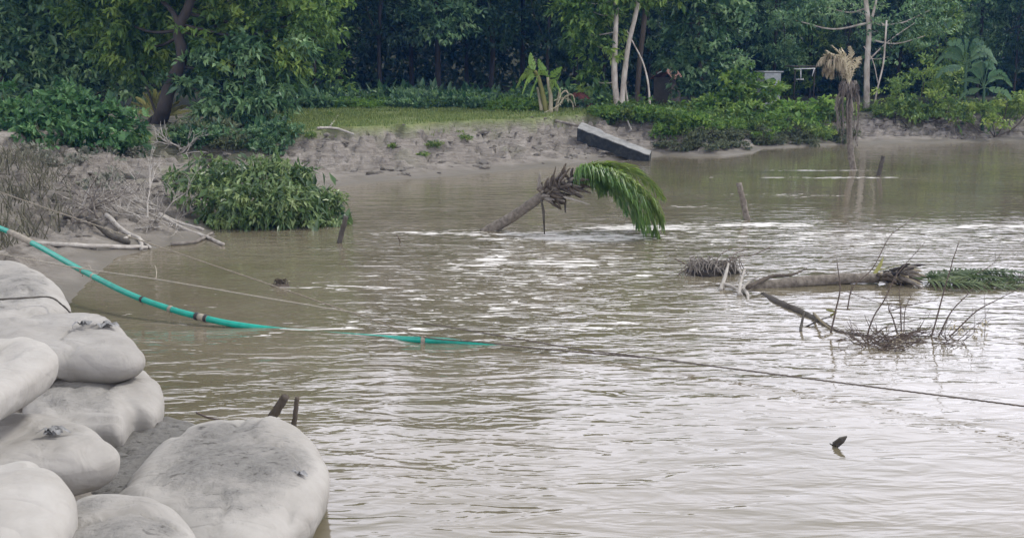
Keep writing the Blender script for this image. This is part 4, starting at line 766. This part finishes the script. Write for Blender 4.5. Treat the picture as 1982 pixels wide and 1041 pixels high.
for i in range(n_):
    for k in range(4): a = i*4+k; b_ = i*4+(k+1) % 4; Fq.append((a, b_, b_+4, a+4))
Fq += [(3, 2, 1, 0), tuple(n_*4+k for k in range(4))]
mb.add(V, Fq, smooth=False); o = mb.build('block', M['concrete_dark'], cb)  # sides and ends in darker concrete than the top face
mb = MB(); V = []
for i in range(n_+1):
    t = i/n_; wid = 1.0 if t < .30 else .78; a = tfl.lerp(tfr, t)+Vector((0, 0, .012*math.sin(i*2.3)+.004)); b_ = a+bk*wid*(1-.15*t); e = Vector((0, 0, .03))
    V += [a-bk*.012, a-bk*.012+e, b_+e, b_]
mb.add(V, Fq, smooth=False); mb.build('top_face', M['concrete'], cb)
rng = random.Random(4)
def hut(name, px, py, Y, w, d, h, roofm, wallm, label, rz=0, pitch=.5):
    c = atY(px, py, Y); g = gz(c.x, c.y); t = empty(name, (c.x, c.y, g), label, 'hut'); ez = c.z
    mb = MB(); box(mb, (c.x, c.y, (g+ez)/2), (w, d, ez-g), rz); mb.build('wall', M[wallm], t)
    mb = MB(); ca, sa = math.cos(rz), math.sin(rz)
    def L_(u, v, z): return (c.x+ca*u-sa*v, c.y+sa*u+ca*v, ez+z)
    for s in (1, -1):
        e0, e1, r0, r1 = L_(-w*.62, s*d*.62, -.1), L_(w*.62, s*d*.62, -.1), L_(-w*.62, 0, h), L_(w*.62, 0, h); th = .04
        P_ = [e0, e1, r1, r0]; hexa(mb, P_+[(p[0], p[1], p[2]+th) for p in P_]) if s == -1 else hexa(mb, [P_[1], P_[0], P_[3], P_[2]]+[(p[0], p[1], p[2]+th) for p in (P_[1], P_[0], P_[3], P_[2])])
    mb.build('roof', M[roofm], t)
    return t, L_
t, L_ = hut('hut', 1292, 150, 60, 1.0, 1.1, .55, 'tin_red', 'mud_wall', 'small hut with a rusty red sloped roof half hidden among the trees', .9)
mb = MB(); tube(mb, [atY(1272, 143, 59.2), atY(1300, 129, 59.2)], .035, 5); mb.build('ridge_board', M['white_beam'], t)
c = atY(1488, 152, 61); t = empty('shed', (c.x, c.y, gz(c.x, c.y)), 'pale tin shed corner showing above the tallest bank bush', 'shed')
mb = MB(); box(mb, (c.x, c.y, (gz(c.x, c.y)+c.z+.3)/2), (.95, 1.0, c.z+.3-gz(c.x, c.y)), .2); mb.build('wall', M['tin_pale'], t)
mb = MB(); box(mb, (c.x, c.y, c.z+.36), (1.15, 1.2, .06), .2); mb.build('roof', M['tin_pale'], t)
c = atY(1560, 155, 62); g = gz(c.x, c.y); t = empty('open_shelter', (c.x, c.y, g), 'dark open shelter with thin pale beams in the shade left of the dead palm', 'shelter')
for P_ in ([(1537, 134), (1578, 133)], [(1550, 134), (1550, 154)], [(1541, 154), (1556, 154)], [(1576, 133), (1572, 148)]):
    mb = MB(); a, b_ = (atY(x, y, 61.4) for x, y in P_); tube(mb, [a, b_], .028, 5); mb.build('beam', M['white_beam'], t)
for x in (1539, 1577):
    a = atY(x, 134, 61.6); mb = MB(); tube(mb, [a, (a.x, a.y, g-.1)], .04, 6); mb.build('post', M['bark_dark'], t)
mb = MB(); box(mb, (c.x, c.y+.9, atY(1560, 131, 61.6).z+.05), (1.5, 1.9, .07)); mb.build('roof', M['mud_wall'], t)
c = atY(1122, 198, 54.5); g = gz(c.x, c.y); t = empty('straw_heap', (c.x, c.y, g), 'dark reddish straw heap in the shade right of the banana clump', 'heap')
mb = MB(); V = []; K, S_ = 9, 16
for i in range(K+1):
    ph = i/K*math.pi/2
    for k in range(S_): a = 2*math.pi*k/S_; r = .62*math.cos(ph)**.7*(1+.12*math.sin(a*3+i)); V.append((c.x+r*math.cos(a), c.y+r*math.sin(a), g-.05+.85*math.sin(ph)))
mb.add(V, [(i*S_+k, i*S_+(k+1) % S_, (i+1)*S_+(k+1) % S_, (i+1)*S_+k) for i in range(K) for k in range(S_)]); mb.build('straw', M['straw'], t)
mb = MB(); box(mb, (c.x-.05, c.y-.78, g+.08), (.28, .18, .14), .3); mb.build('pale_stone', M['concrete'], t)

# ------------------------------------------------------------------ posts, sticks, logs
def pole(name, pts, r, matn, label, cat, group=None, sides=8, rough=.12, seed=0, n=6, taper=.85):
    rng = random.Random(seed+int(pts[0][0]*10)); cs = curve(pts, n); mb = MB(); k = len(cs)-1
    tube(mb, wobble(cs, r*.12, rng), [r*(1-(1-taper)*i/k) for i in range(k+1)], sides, rough=rough, rng=rng)
    return tag(mb.build(name, M[matn], origin=tuple(pts[0])), label, cat, group)
def px2m(px, Y): return px*Y/F_PX
def post(bx, by, tx, ty, wpx, matn, label, dy=0, z0=0):
    b0 = at(bx, by, z0); Y = b0.y; t = atY(tx, ty, Y+dy); d = (t-b0)
    return pole('wooden_post', [b0-d*.25, b0+d*.5, t], px2m(wpx/2, Y), matn, label, 'post')
post(657, 470, 670, 418, 11, 'wood_dark', 'dark short post leaning right in the water beside the drowned bush')
post(1446, 425, 1430, 354, 13, 'palm_trunk', 'pale brown post leaning left, alone in the water between the two upright palms')
post(1700, 340, 1710, 303, 9, 'wood_dark', 'short dark tipped post in the water just right of the dead palm')
post(518, 822, 552, 768, 20, 'bark', 'thick leaning stake rising behind the largest sandbag')
post(568, 836, 575, 768, 11, 'bark', 'thin upright forked stake behind the largest sandbag, right of the thick one')
pole('stick', [at(380, 798, .3), at(405, 808, .3), at(470, 822, .33)], .012, 'twig_dark', 'thin dark twig lying on top of the largest sandbag', 'stick', sides=5)
pole('twig', [at(776, 472, -.05), at(772, 462, .1), at(768, 455, .18)], .014, 'twig_dark', 'tiny dark twig poking from open water left of the fallen palm', 'twig', sides=5)
def branching(mb, p, d, L_, r, depth, rng, spread=.7, up=.15, kids=(2, 3)):
    n_ = 4; pts = [p]; dd = Vector(d)
    for i in range(n_):
        dd = (dd+Vector((rng.uniform(-1, 1), rng.uniform(-1, 1), rng.uniform(-1, 1)+up))*.22).normalized(); pts.append(pts[-1]+dd*L_/n_)
    tube(mb, pts, [r*(1-.12*i) for i in range(n_+1)], 5 if r > .012 else 4, cap=False)
    if depth > 0:
        for k in range(rng.randint(*kids)):
            q = pts[rng.randint(1, n_)]; nd = (dd+Vector((rng.uniform(-1, 1), rng.uniform(-1, 1), rng.uniform(-1, 1)+up))*spread).normalized()
            branching(mb, q, nd, L_*rng.uniform(.5, .8), r*.58, depth-1, rng, spread, up, kids)
def brush(name, roots, L_, r, depth, matn, label, cat, seed, spread=.8, up=.2, group=None, o0=None):
    rng = random.Random(seed); root = empty(name, tuple(roots[0][0]), label, cat, group)
    for p, d in roots:
        mb = MB(); branching(mb, Vector(p), Vector(d).normalized(), L_*rng.uniform(.7, 1.2), r*rng.uniform(.7, 1.2), depth, rng, spread, up)
        mb.build('root' if cat == 'roots' else 'branch', M[matn], root)
    return root
rng = random.Random(9)
def rootset(pxs, z, n_, rng, dirs=(-1, 1), dz=(.2, 1)):
    out = []
    for k in range(n_):
        x, y = rng.choice(pxs); g = gnd(x+rng.uniform(-14, 14), y+rng.uniform(-6, 6)); out.append((g+Vector((0, 0, z)), (rng.uniform(*dirs), rng.uniform(-.7, .5), rng.uniform(*dz))))
    return out
brush('dead_brush', rootset([(150, 430), (180, 420), (210, 415), (165, 400)], .0, 13, rng, (-1, 1), (0, .7)), .85, .024, 2, 'wood_muddy', 'grey leafless twigs heaped on the mud at left, above the long pale log', 'dead brush', 1)
brush('dead_brush', rootset([(300, 440), (330, 430), (280, 425), (350, 415), (310, 405)], .0, 16, rng, (-1, 1), (0, .3)), .8, .022, 3, 'wood_pale', 'tangled leafless branches on the mud next to the drowned bush', 'dead brush', 2)
brush('dead_brush', rootset([(80, 370), (110, 380), (130, 360), (60, 345)], .0, 12, rng, (-.2, 1)), .8, .014, 2, 'grass_dry', 'dry brown stalks drooping down the left bank slope', 'dead brush', 3)
brush('driftwood', rootset([(330, 298), (345, 300), (370, 295)], .02, 7, rng, (-1, 1), (0, .4)), .9, .03, 2, 'wood_pale', 'pale roots and driftwood below the leaning trunk', 'driftwood', 4)
def mudpole(pts, wpx, matn, label, zo=.04, taper=.8, cat='branch', sides=8):
    P_ = []
    for q in pts:
        x, y = q[0], q[1]
        if len(q) > 2 and q[2] > .7: P_.append(atY(x, y, P_[0].y))
        else: g = gnd(x, y); P_.append(g+Vector((0, 0, zo)))
    return pole('log' if cat == 'log' else 'branch', P_, px2m(wpx/2*.82, P_[0].y), matn, label, cat, None, sides, .1, taper=taper)
mudpole([(60, 476, .26), (150, 480, .18), (230, 483, .10), (285, 483, .02)], 12, 'wood_pale', 'long straight pale log lying along the mud edge, under the green pipe end', cat='log')
mudpole([(125, 425, .42), (180, 440, .30), (215, 462, .20), (250, 474, .08)], 16, 'wood_dark', 'dark thick log sloping down the mud behind the long pale log', cat='log')
mudpole([(207, 420, .50), (240, 452, .30), (270, 466, .15), (274, 486, .0)], 11, 'wood_pale', 'crooked pale branch bent down at the water, crossing the long log')
mudpole([(240, 466, .22), (260, 460, .25), (292, 484, .02)], 8, 'wood_pale', 'short forked pale branch at the right end of the long log')
mudpole([(308, 418, .42), (350, 436, .25), (393, 448, .06)], 9, 'wood_pale', 'upper of two straight pale poles slanting from the brush to the water')
mudpole([(312, 424, .36), (355, 446, .16), (400, 462, .06), (432, 477, .0)], 9, 'wood_pale', 'lower long pole slanting from the brush into the water')
mudpole([(330, 476, .02), (372, 473, .05), (392, 465, .1), (412, 454, .16)], 9, 'wood_muddy', 'crooked branch lying in the water across the end of the lower pole')
mudpole([(160, 415, .45), (162, 395, .75), (168, 378, .95), (180, 355, 1.1)], 6, 'wood_pale', 'upright pale forked twig standing from the left brush')
mudpole([(165, 392, .7), (200, 398, .6), (232, 418, .5)], 8, 'wood_muddy', 'short muddy branch lying across the left brush')
mudpole([(615, 258), (650, 260), (684, 263)], 6, 'wood_pale', 'short pale stick on the top edge of the far mud bank', .06)
mudpole([(640, 247), (650, 232), (660, 218)], 5, 'wood_pale', 'thin pale upright twig at the grass edge above the mud bank', .05)
mudpole([(1075, 240), (1098, 246), (1120, 250)], 8, 'wood_muddy', 'root sticking out of the bank toward the concrete beam', .1)
for k, (a, b_, lb) in enumerate([((1208, 238), (1222, 262), 'thin pale stick leaning on the bank above the concrete beam'), ((1325, 270), (1352, 266), 'pale stick lying on the right bank, nearest the concrete beam'), ((1490, 252), (1520, 243), 'pale stick below the rounded yellow green bush'), ((1530, 262), (1545, 258), 'tiny pale stick at the waterline below the rounded bush'), ((1595, 236), (1622, 232), 'pale branch on the bank left of the dead palm'), ((1860, 222), (1888, 236), 'straight pale stick on the far right debris bank'), ((1780, 240), (1880, 243), 'long pale branch lying flat on the far right debris bank'), ((1810, 228), (1850, 250), 'thin branch crossing the flat one on the far right bank')]):
    p, q = gnd(*a), gnd(*b_); p.z += .12; q.z += .12; pole('stick', [p, (p+q)/2+Vector((0, 0, .04)), q], .04, 'wood_pale', lb, 'stick', sides=6)
rng = random.Random(77)
def bankroots(x0, x1, y, n_, matn, label, seed, L_=.7):
    r_ = random.Random(seed); rt = []
    for k in range(n_): g = gnd(r_.uniform(x0, x1), y+r_.uniform(-8, 8), 42); rt.append((g+Vector((0, 0, .05)), (r_.uniform(-1, 1), -.8, r_.uniform(-.5, .35))))
    brush('exposed_roots', rt, L_, .025, 2, matn, label, 'roots', seed, .8, -.1)
bankroots(1320, 1420, 262, 16, 'bark_dark', 'dark exposed roots hanging from the right bank beside the concrete beam', 11)
bankroots(1480, 1560, 258, 12, 'bark', 'exposed roots at the waterline under the rounded bank bush', 12)
bankroots(1700, 1790, 232, 12, 'bark_dark', 'dark roots hanging from the undercut bank behind the short tipped post', 13)
bankroots(1810, 1950, 245, 34, 'wood_muddy', 'tangle of grey flood debris on the far right shore', 14, .9)
bankroots(330, 520, 285, 16, 'bark_dark', 'dark roots hanging under the bluish low tree at the bank edge', 15, .5)

# drift root mass, twigs at right
def mound(mb, c, rx, ry, rz, seed, K=10, S_=26):
    V = []
    for i in range(K+1):
        ph = i/K*math.pi/2
        for k in range(S_): a = 2*math.pi*k/S_; r = math.cos(ph)**.8*(1+.22*math.sin(a*3+seed)+.12*math.sin(a*7+i)); V.append((c[0]+rx*r*math.cos(a), c[1]+ry*r*math.sin(a), c[2]+rz*math.sin(ph)*(1+.2*math.sin(a*5+i*1.7))))
    mb.add(V, [(i*S_+k, i*S_+(k+1) % S_, (i+1)*S_+(k+1) % S_, (i+1)*S_+k) for i in range(K) for k in range(S_)])
c = at(1376, 532, -.03); t = empty('root_mass', tuple(c), 'muddy matted root mass sticking out of the water left of the floating palm', 'roots')
mb = MB(); mound(mb, c, .48, .3, .20, 1); mb.build('mud_clump', M['bark_dark'], t)
mb = MB(); rng = random.Random(6)
for k in range(120):
    a = rng.uniform(0, 6.28); p = c+Vector((.56*math.cos(a)*rng.uniform(.3, 1), .28*math.sin(a)*rng.uniform(.3, 1), rng.uniform(.14, .34))); e = p+Vector((rng.uniform(-.2, .2), rng.uniform(-.2, .1), -rng.uniform(.15, .4)))
    tube(mb, curve([p+Vector((rng.uniform(-.12, .12), 0, -.02)), p, (p+e)/2+Vector((rng.uniform(-.06, .06), -.04, .05)), e], 3), rng.uniform(.006, .014), 4, cap=False)
mb.build('root_tangle', M['wood_muddy'], t)
mb = MB()
for P_ in ([(1400, 512, .25), (1432, 496, .35), (1456, 494, .36), (1494, 477, .45)], [(1410, 508, .25), (1425, 490, .35), (1450, 482, .4)], [(1385, 510, .25), (1395, 492, .4), (1420, 480, .45)], [(1330, 520, .2), (1312, 532, .05)], [(1325, 510, .25), (1305, 500, .3)]):
    mb = MB(); tube(mb, curve([at(*p) for p in P_], 4), .009, 5); mb.build('branch', M['twig_dark'], t)
c = at(1420, 562, 0); t = empty('broken_roots', tuple(c), 'pale splintered root ends at the left end of the floating palm trunk', 'roots')
for P_, w_ in ([(1398, 556, .02), (1402, 540, .12), (1410, 510, .35)], 9), ([(1395, 562, .0), (1400, 550, .08), (1425, 558, .04), (1437, 572, 0)], 8), ([(1430, 572, .0), (1434, 545, .18), (1442, 520, .33)], 8), ([(1434, 562, .04), (1450, 545, .12), (1466, 536, .2)], 6), ([(1440, 560, .05), (1447, 570, .03), (1448, 585, -.04)], 8), ([(1436, 530, .25), (1430, 520, .33)], 6):
    mb = MB(); cs = curve([at(*p) for p in P_], 4); tube(mb, cs, [px2m(w_/2, 19)*(1-.5*i/len(cs)) for i in range(len(cs))], 6, rough=.2, rng=rng); mb.build('root', M['wood_pale'], t)
mb = MB(); mb2 = None
pole('branch', [at(1448, 556, .12), at(1490, 536, .16), (at(1530, 532, .18)), at(1562, 520, .2)], .045, 'bark', 'dark thin bough lying along the top of the floating palm trunk', 'branch', taper=.3)
t = empty('sunken_log', tuple(at(1560, 612, 0)), 'dark half sunken log running from the floating palm toward the twig tangle', 'log')
mb = MB(); cs = curve([at(1478, 574, -.05), at(1510, 588, .0), at(1550, 604, .01), at(1582, 620, .0), at(1620, 642, -.01), at(1670, 652, -.01), at(1720, 662, -.02)], 6); tube(mb, cs, [.075-.0016*i for i in range(len(cs))], 9, rough=.15, rng=rng); mb.build('trunk', M['wood_dark'], t)
for P_, r, mt in ([(1549, 644, -.02), (1552, 625, .08), (1556, 604, .22)], .025, 'wood_dark'), ([(1575, 606, .05), (1590, 622, .12), (1612, 640, .02)], .022, 'palm_dry'), ([(1560, 632, 0), (1590, 618, .1), (1610, 612, .12)], .014, 'wood_dark'), ([(1608, 610, .1), (1618, 604, .16), (1600, 600, .14)], .02, 'palm_yellow'):
    mb = MB(); cs = curve([at(*p) for p in P_], 4); tube(mb, cs, [r*(1-.4*i/len(cs)) for i in range(len(cs))], 6, rough=.15, rng=rng); mb.build('stub', M[mt], t)
t = empty('twig_tangle', tuple(at(1720, 660, 0)), 'drowned leafless shrub with long thin dark twigs standing out of the water', 'dead shrub')
def Yof(px, py): return at(px, py, 0).y
STEMS = [([(1608, 644), (1618, 600), (1626, 560), (1622, 520), (1620, 505)], .016), ([(1675, 660), (1690, 615), (1712, 580), (1728, 545), (1745, 520), (1790, 470)], .014), ([(1640, 600), (1651, 556), (1689, 519), (1722, 458), (1751, 435), (1778, 410)], .011), ([(1742, 655), (1728, 615), (1720, 598), (1723, 585)], .014), ([(1746, 655), (1743, 600), (1740, 560)], .013), ([(1750, 640), (1752, 600), (1765, 570)], .009), ([(1800, 660), (1812, 620), (1828, 560), (1840, 520), (1846, 498), (1856, 470)], .015), ([(1812, 655), (1840, 605), (1868, 575), (1884, 557)], .013), ([(1825, 668), (1850, 640), (1890, 602), (1930, 580), (1975, 557)], .014), ([(1720, 602), (1755, 592), (1800, 583), (1815, 582)], .008), ([(1745, 625), (1790, 615), (1815, 610)], .007), ([(1640, 565), (1700, 585), (1760, 600), (1790, 605)], .006), ([(1905, 660), (1907, 620), (1905, 570), (1903, 540)], .005), ([(1890, 530), (1920, 512), (1935, 494)], .006), ([(1860, 628), (1875, 650), (1885, 662)], .006)]
for pts, r in STEMS:
    Y = 15.5 if pts[0][1] > 640 else 15.9
    P_ = [atY(x, y, Y+.02*(pts[0][1]-y)/10) for x, y in pts]
    if P_[0].z < .06: P_[0].z = -.08
    mb = MB(); cs = curve(P_, 5); tube(mb, cs, [r*(1-.7*i/(len(cs)-1)) for i in range(len(cs))], 5, rough=.1, rng=rng)
    for k in range(3): 
        q = cs[rng.randint(3, len(cs)-1)]; d = (cs[-1]-cs[0]).normalized(); branching(mb, q, (d+Vector((rng.uniform(-.8, .8), rng.uniform(-.5, .5), rng.uniform(-.2, .4)))).normalized(), .14, .004, 0, rng)
    mb.build('stem', M['twig_dark'], t)
mb = MB()
for k in range(70):
    x = rng.gauss(1715, 36); y = 662+rng.uniform(-12, 18)-(abs(x-1715)*.08); p = at(x, y, rng.uniform(-.02, .03)); a = rng.uniform(-.6, .6)+(math.pi if rng.random() < .5 else 0)
    branching(mb, p, (math.cos(a), math.sin(a)*.6, rng.uniform(-.05, .55)), rng.uniform(.15, .4), rng.uniform(.005, .011), 1, rng, .6, .0)
for k in range(14): p = at(rng.uniform(1790, 1880), 662+rng.uniform(-6, 8), 0); branching(mb, p, (rng.uniform(-1, 1), rng.uniform(-.4, .4), rng.uniform(0, .3)), rng.uniform(.15, .35), .007, 1, rng, .6)
mb.build('tangle', M['twig_dark'], t)
rs = np.random.RandomState(9); mb = MB(); C = np.array([tuple(at(x, y, .06)) for x, y in [(1745, 655), (1735, 660), (1860, 628), (1855, 632), (1712, 640), (1885, 640), (1900, 648), (1905, 632)]]); leafmesh(mb, C, np.tile([0, -.4, -.2], (len(C), 1)), 7, .05, .09, .03, .5, rs); mb.build('dead_leaves', M['palm_dry'], t)
# drift clump in midstream left, dark curled leaf, rope tail
c = at(545, 556, -.02); t = empty('drift_clump', tuple(c), 'little clump of drift roots breaking the surface right below the upper rope', 'driftwood')
mb = MB(); mound(mb, c, .16, .1, .07, 4, 6, 14)
for k in range(14): tube(mb, curve([c+Vector((rng.uniform(-.15, .15), 0, .02)), c+Vector((rng.uniform(-.12, .12), 0, rng.uniform(.1, .17))), c+Vector((rng.uniform(-.22, .22), rng.uniform(-.1, .1), 0))], 3), .009, 4)
mb.build('roots', M['bark'], t)
c = at(1618, 866, 0); mb = MB(); P_ = [at(1613, 866, -.02), at(1612, 858, .03), at(1626, 848, .10), at(1640, 845, .12), at(1634, 856, .06), at(1622, 866, .0)]; tp = [p+Vector((0, .02, .006)) for p in P_]
mb.add(P_+tp, [(5, 4, 3, 2, 1, 0), (6, 7, 8, 9, 10, 11)]+[(i, (i+1) % 6, 6+(i+1) % 6, 6+i) for i in range(6)], smooth=False)
tube(mb, [at(1606, 858, .0), at(1616, 862, .01)], .006, 4)
tag(mb.build('curled_leaf', M['wood_dark'], origin=tuple(c)), 'dark curled leaf tip standing out of the pale water at lower right', 'leaf')

# ------------------------------------------------------------------ pipe and ropes
def plain(name, col, rough=.4, spec=.5):
    m, n, l, b = mat(name); nz = N(n, 'ShaderNodeTexNoise', Scale=9, Detail=5); rp = ramp(n, [(.35, tuple(c*.78 for c in col)), (.6, col)]); l.new(nz.outputs[0], rp.inputs[0]); l.new(rp.outputs[0], b.inputs['Base Color']); b.inputs['Roughness'].default_value = rough; b.inputs['Specular IOR Level'].default_value = spec
    tc = N(n, 'ShaderNodeTexCoord'); l.new(tc.outputs['Object'], nz.inputs['Vector']); M[name] = m
plain('pipe_green', (.0, .30, .225), .38); plain('pipe_sleeve', (.30, .27, .22), .8, .2); plain('black_rubber', (.02, .02, .022), .6)
pp = [(-60, 418, .95), (40, 459, .74), (160, 524, .50), (250, 569, .32), (330, 598, .19), (390, 614, .115), (450, 627, .05), (530, 638, -.036), (600, 645, -.0465), (640, 648, -.0465), (700, 652, -.042), (750, 655, -.034), (790, 657, .012), (820, 658, .035), (870, 661, .015), (920, 667, -.015), (1000, 676, -.07), (1100, 690, -.2)]
P_ = [at(*p) for p in pp]; pcs = curve(P_, 10)
t = empty('green_pipe', tuple(at(390, 614, .06)), 'bright green plastic pipe sagging from the left bank into the water', 'pipe')
mb = MB(); tube(mb, pcs, .048, 14); mb.build('pipe', M['pipe_green'], t)
def near(px): return min(range(len(pcs)), key=lambda i: abs((pcs[i].x/pcs[i].y*cp*F_PX+W_PX/2 if 0 else proj(pcs[i])[0])-px))
def proj(p):
    d = Vector(p)-Vector((0, 0, CAMZ)); f = d.y*cp-d.z*sp_; return (W_PX/2+F_PX*d.x/f, H_PX/2-F_PX*(d.z*cp+d.y*sp_)/f)
def onpipe(x0, x1, r, name, mt):
    a, b_ = near(x0), near(x1); seg = pcs[a:b_+1] if b_ > a+1 else [pcs[a].lerp(pcs[a+1], q) for q in (0, .5, 1)]
    mb = MB(); tube(mb, seg, r, 14); mb.build(name, M[mt], t)
onpipe(22, 62, .058, 'sleeve', 'pipe_sleeve'); onpipe(386, 402, .056, 'coupling', 'pipe_sleeve'); onpipe(376, 384, .062, 'clamp', 'black_rubber'); onpipe(398, 404, .060, 'clamp', 'black_rubber')
def ring(px, r, mt):
    i = near(px); a = pcs[i]; d = (pcs[i+1]-a).normalized(); mb = MB(); tube(mb, [a-d*.03, a-d*.012, a+d*.012, a+d*.03], [r*.94, r, r, r*.94], 12, rough=.04, rng=rng); tube(mb, [a, a+Vector((.01, -.05, -.09))], .006, 4); mb.build('clamp', M[mt], t)
ring(332, .056, 'pipe_sleeve'); ring(820, .064, 'pipe_sleeve'); ring(165, .054, 'rope'); ring(180, .053, 'rope_pale'); ring(278, .052, 'black_rubber')
def rope(pts, r, mt, label, tails=(), wet_x=-1.3):
    P_ = [at(*p) for p in pts]; cs = curve(P_, 10); root = empty('rope', tuple(P_[0]), label, 'rope'); mb = MB()
    # three twisted strands
    L_ = 0; V = []; acc = [0]
    for a, b_ in zip(cs, cs[1:]): acc.append(acc[-1]+(b_-a).length)
    n_ = int(acc[-1]/.045); fine = []; j = 0
    for k in range(n_+1):
        s = acc[-1]*k/n_
        while j < len(acc)-2 and acc[j+1] < s: j += 1
        fine.append(cs[j].lerp(cs[j+1], (s-acc[j])/max(1e-9, acc[j+1]-acc[j])))
    wet = next((k for k, p in enumerate(fine) if p.x > wet_x), len(fine))
    for seg0, seg1, nm, mt_ in ((0, wet+1, 'strands', mt), (wet, len(fine), 'wet_strands', 'rope_wet')):
      if seg1-seg0 < 4: continue
      mb = MB()
      for st in range(3):
        tube(mb, [p+Vector((0, math.cos(k*1.1+st*2.094), math.sin(k*1.1+st*2.094)))*r*.5 for k, p in list(enumerate(fine))[seg0:seg1]], r*.62, 5, cap=False)
      mb.build(nm, M[mt_], root)
    for tl in tails: mb = MB(); tube(mb, curve([at(*q) for q in tl], 4), r*.6, 5, rough=.3, rng=rng); mb.build('loose_end', M[mt], root)
    return root
rope([(-120, 330, 1.45), (40, 386, 1.25), (300, 475, .85), (500, 543, .55), (660, 598, .30), (740, 626, .18), (822, 652, .09), (920, 661, .05), (1050, 675, .045), (1240, 691, .06)], .0115, 'rope', 'upper brown rope running from the left bank down to the pipe clamp')
rope([(-120, 470, .8), (40, 499, .70), (165, 521, .62), (300, 540, .55), (500, 574, .42), (700, 607, .30), (870, 633, .20), (1100, 672, .11), (1240, 690, .09), (1600, 737, .11), (1960, 783, .2), (2300, 828, .35)], .0108, 'rope_pale', 'lower pale rope crossing the whole river from left edge to right edge', [[(302, 538, .56), (303, 526, .62), (300, 514, .68)], [(178, 524, .6), (172, 514, .66), (165, 518, .63)]])

# ------------------------------------------------------------------ air
HAZE = .00042
m = bpy.data.materials.new('haze'); m.use_nodes = True; nt_ = m.node_tree; nt_.nodes.clear()
ou = nt_.nodes.new('ShaderNodeOutputMaterial'); pv = nt_.nodes.new('ShaderNodeVolumePrincipled'); pv.inputs['Color'].default_value = (.10, .36, 1, 1); pv.inputs['Density'].default_value = HAZE; nt_.links.new(pv.outputs[0], ou.inputs['Volume'])
mb = MB(); zlo = float(min(-1.2, ground(np.array([0.]), np.array([30.]))[0]))-1.1
X0, X1, Y0_, Y1_ = xs[0]-40, xs[-1]+40, ys[0]-40, 330; box(mb, ((X0+X1)/2, (Y0_+Y1_)/2, (zlo+24)/2), (X1-X0, Y1_-Y0_, 24-zlo))
o = mb.build('haze', m); o['kind'] = 'stuff'
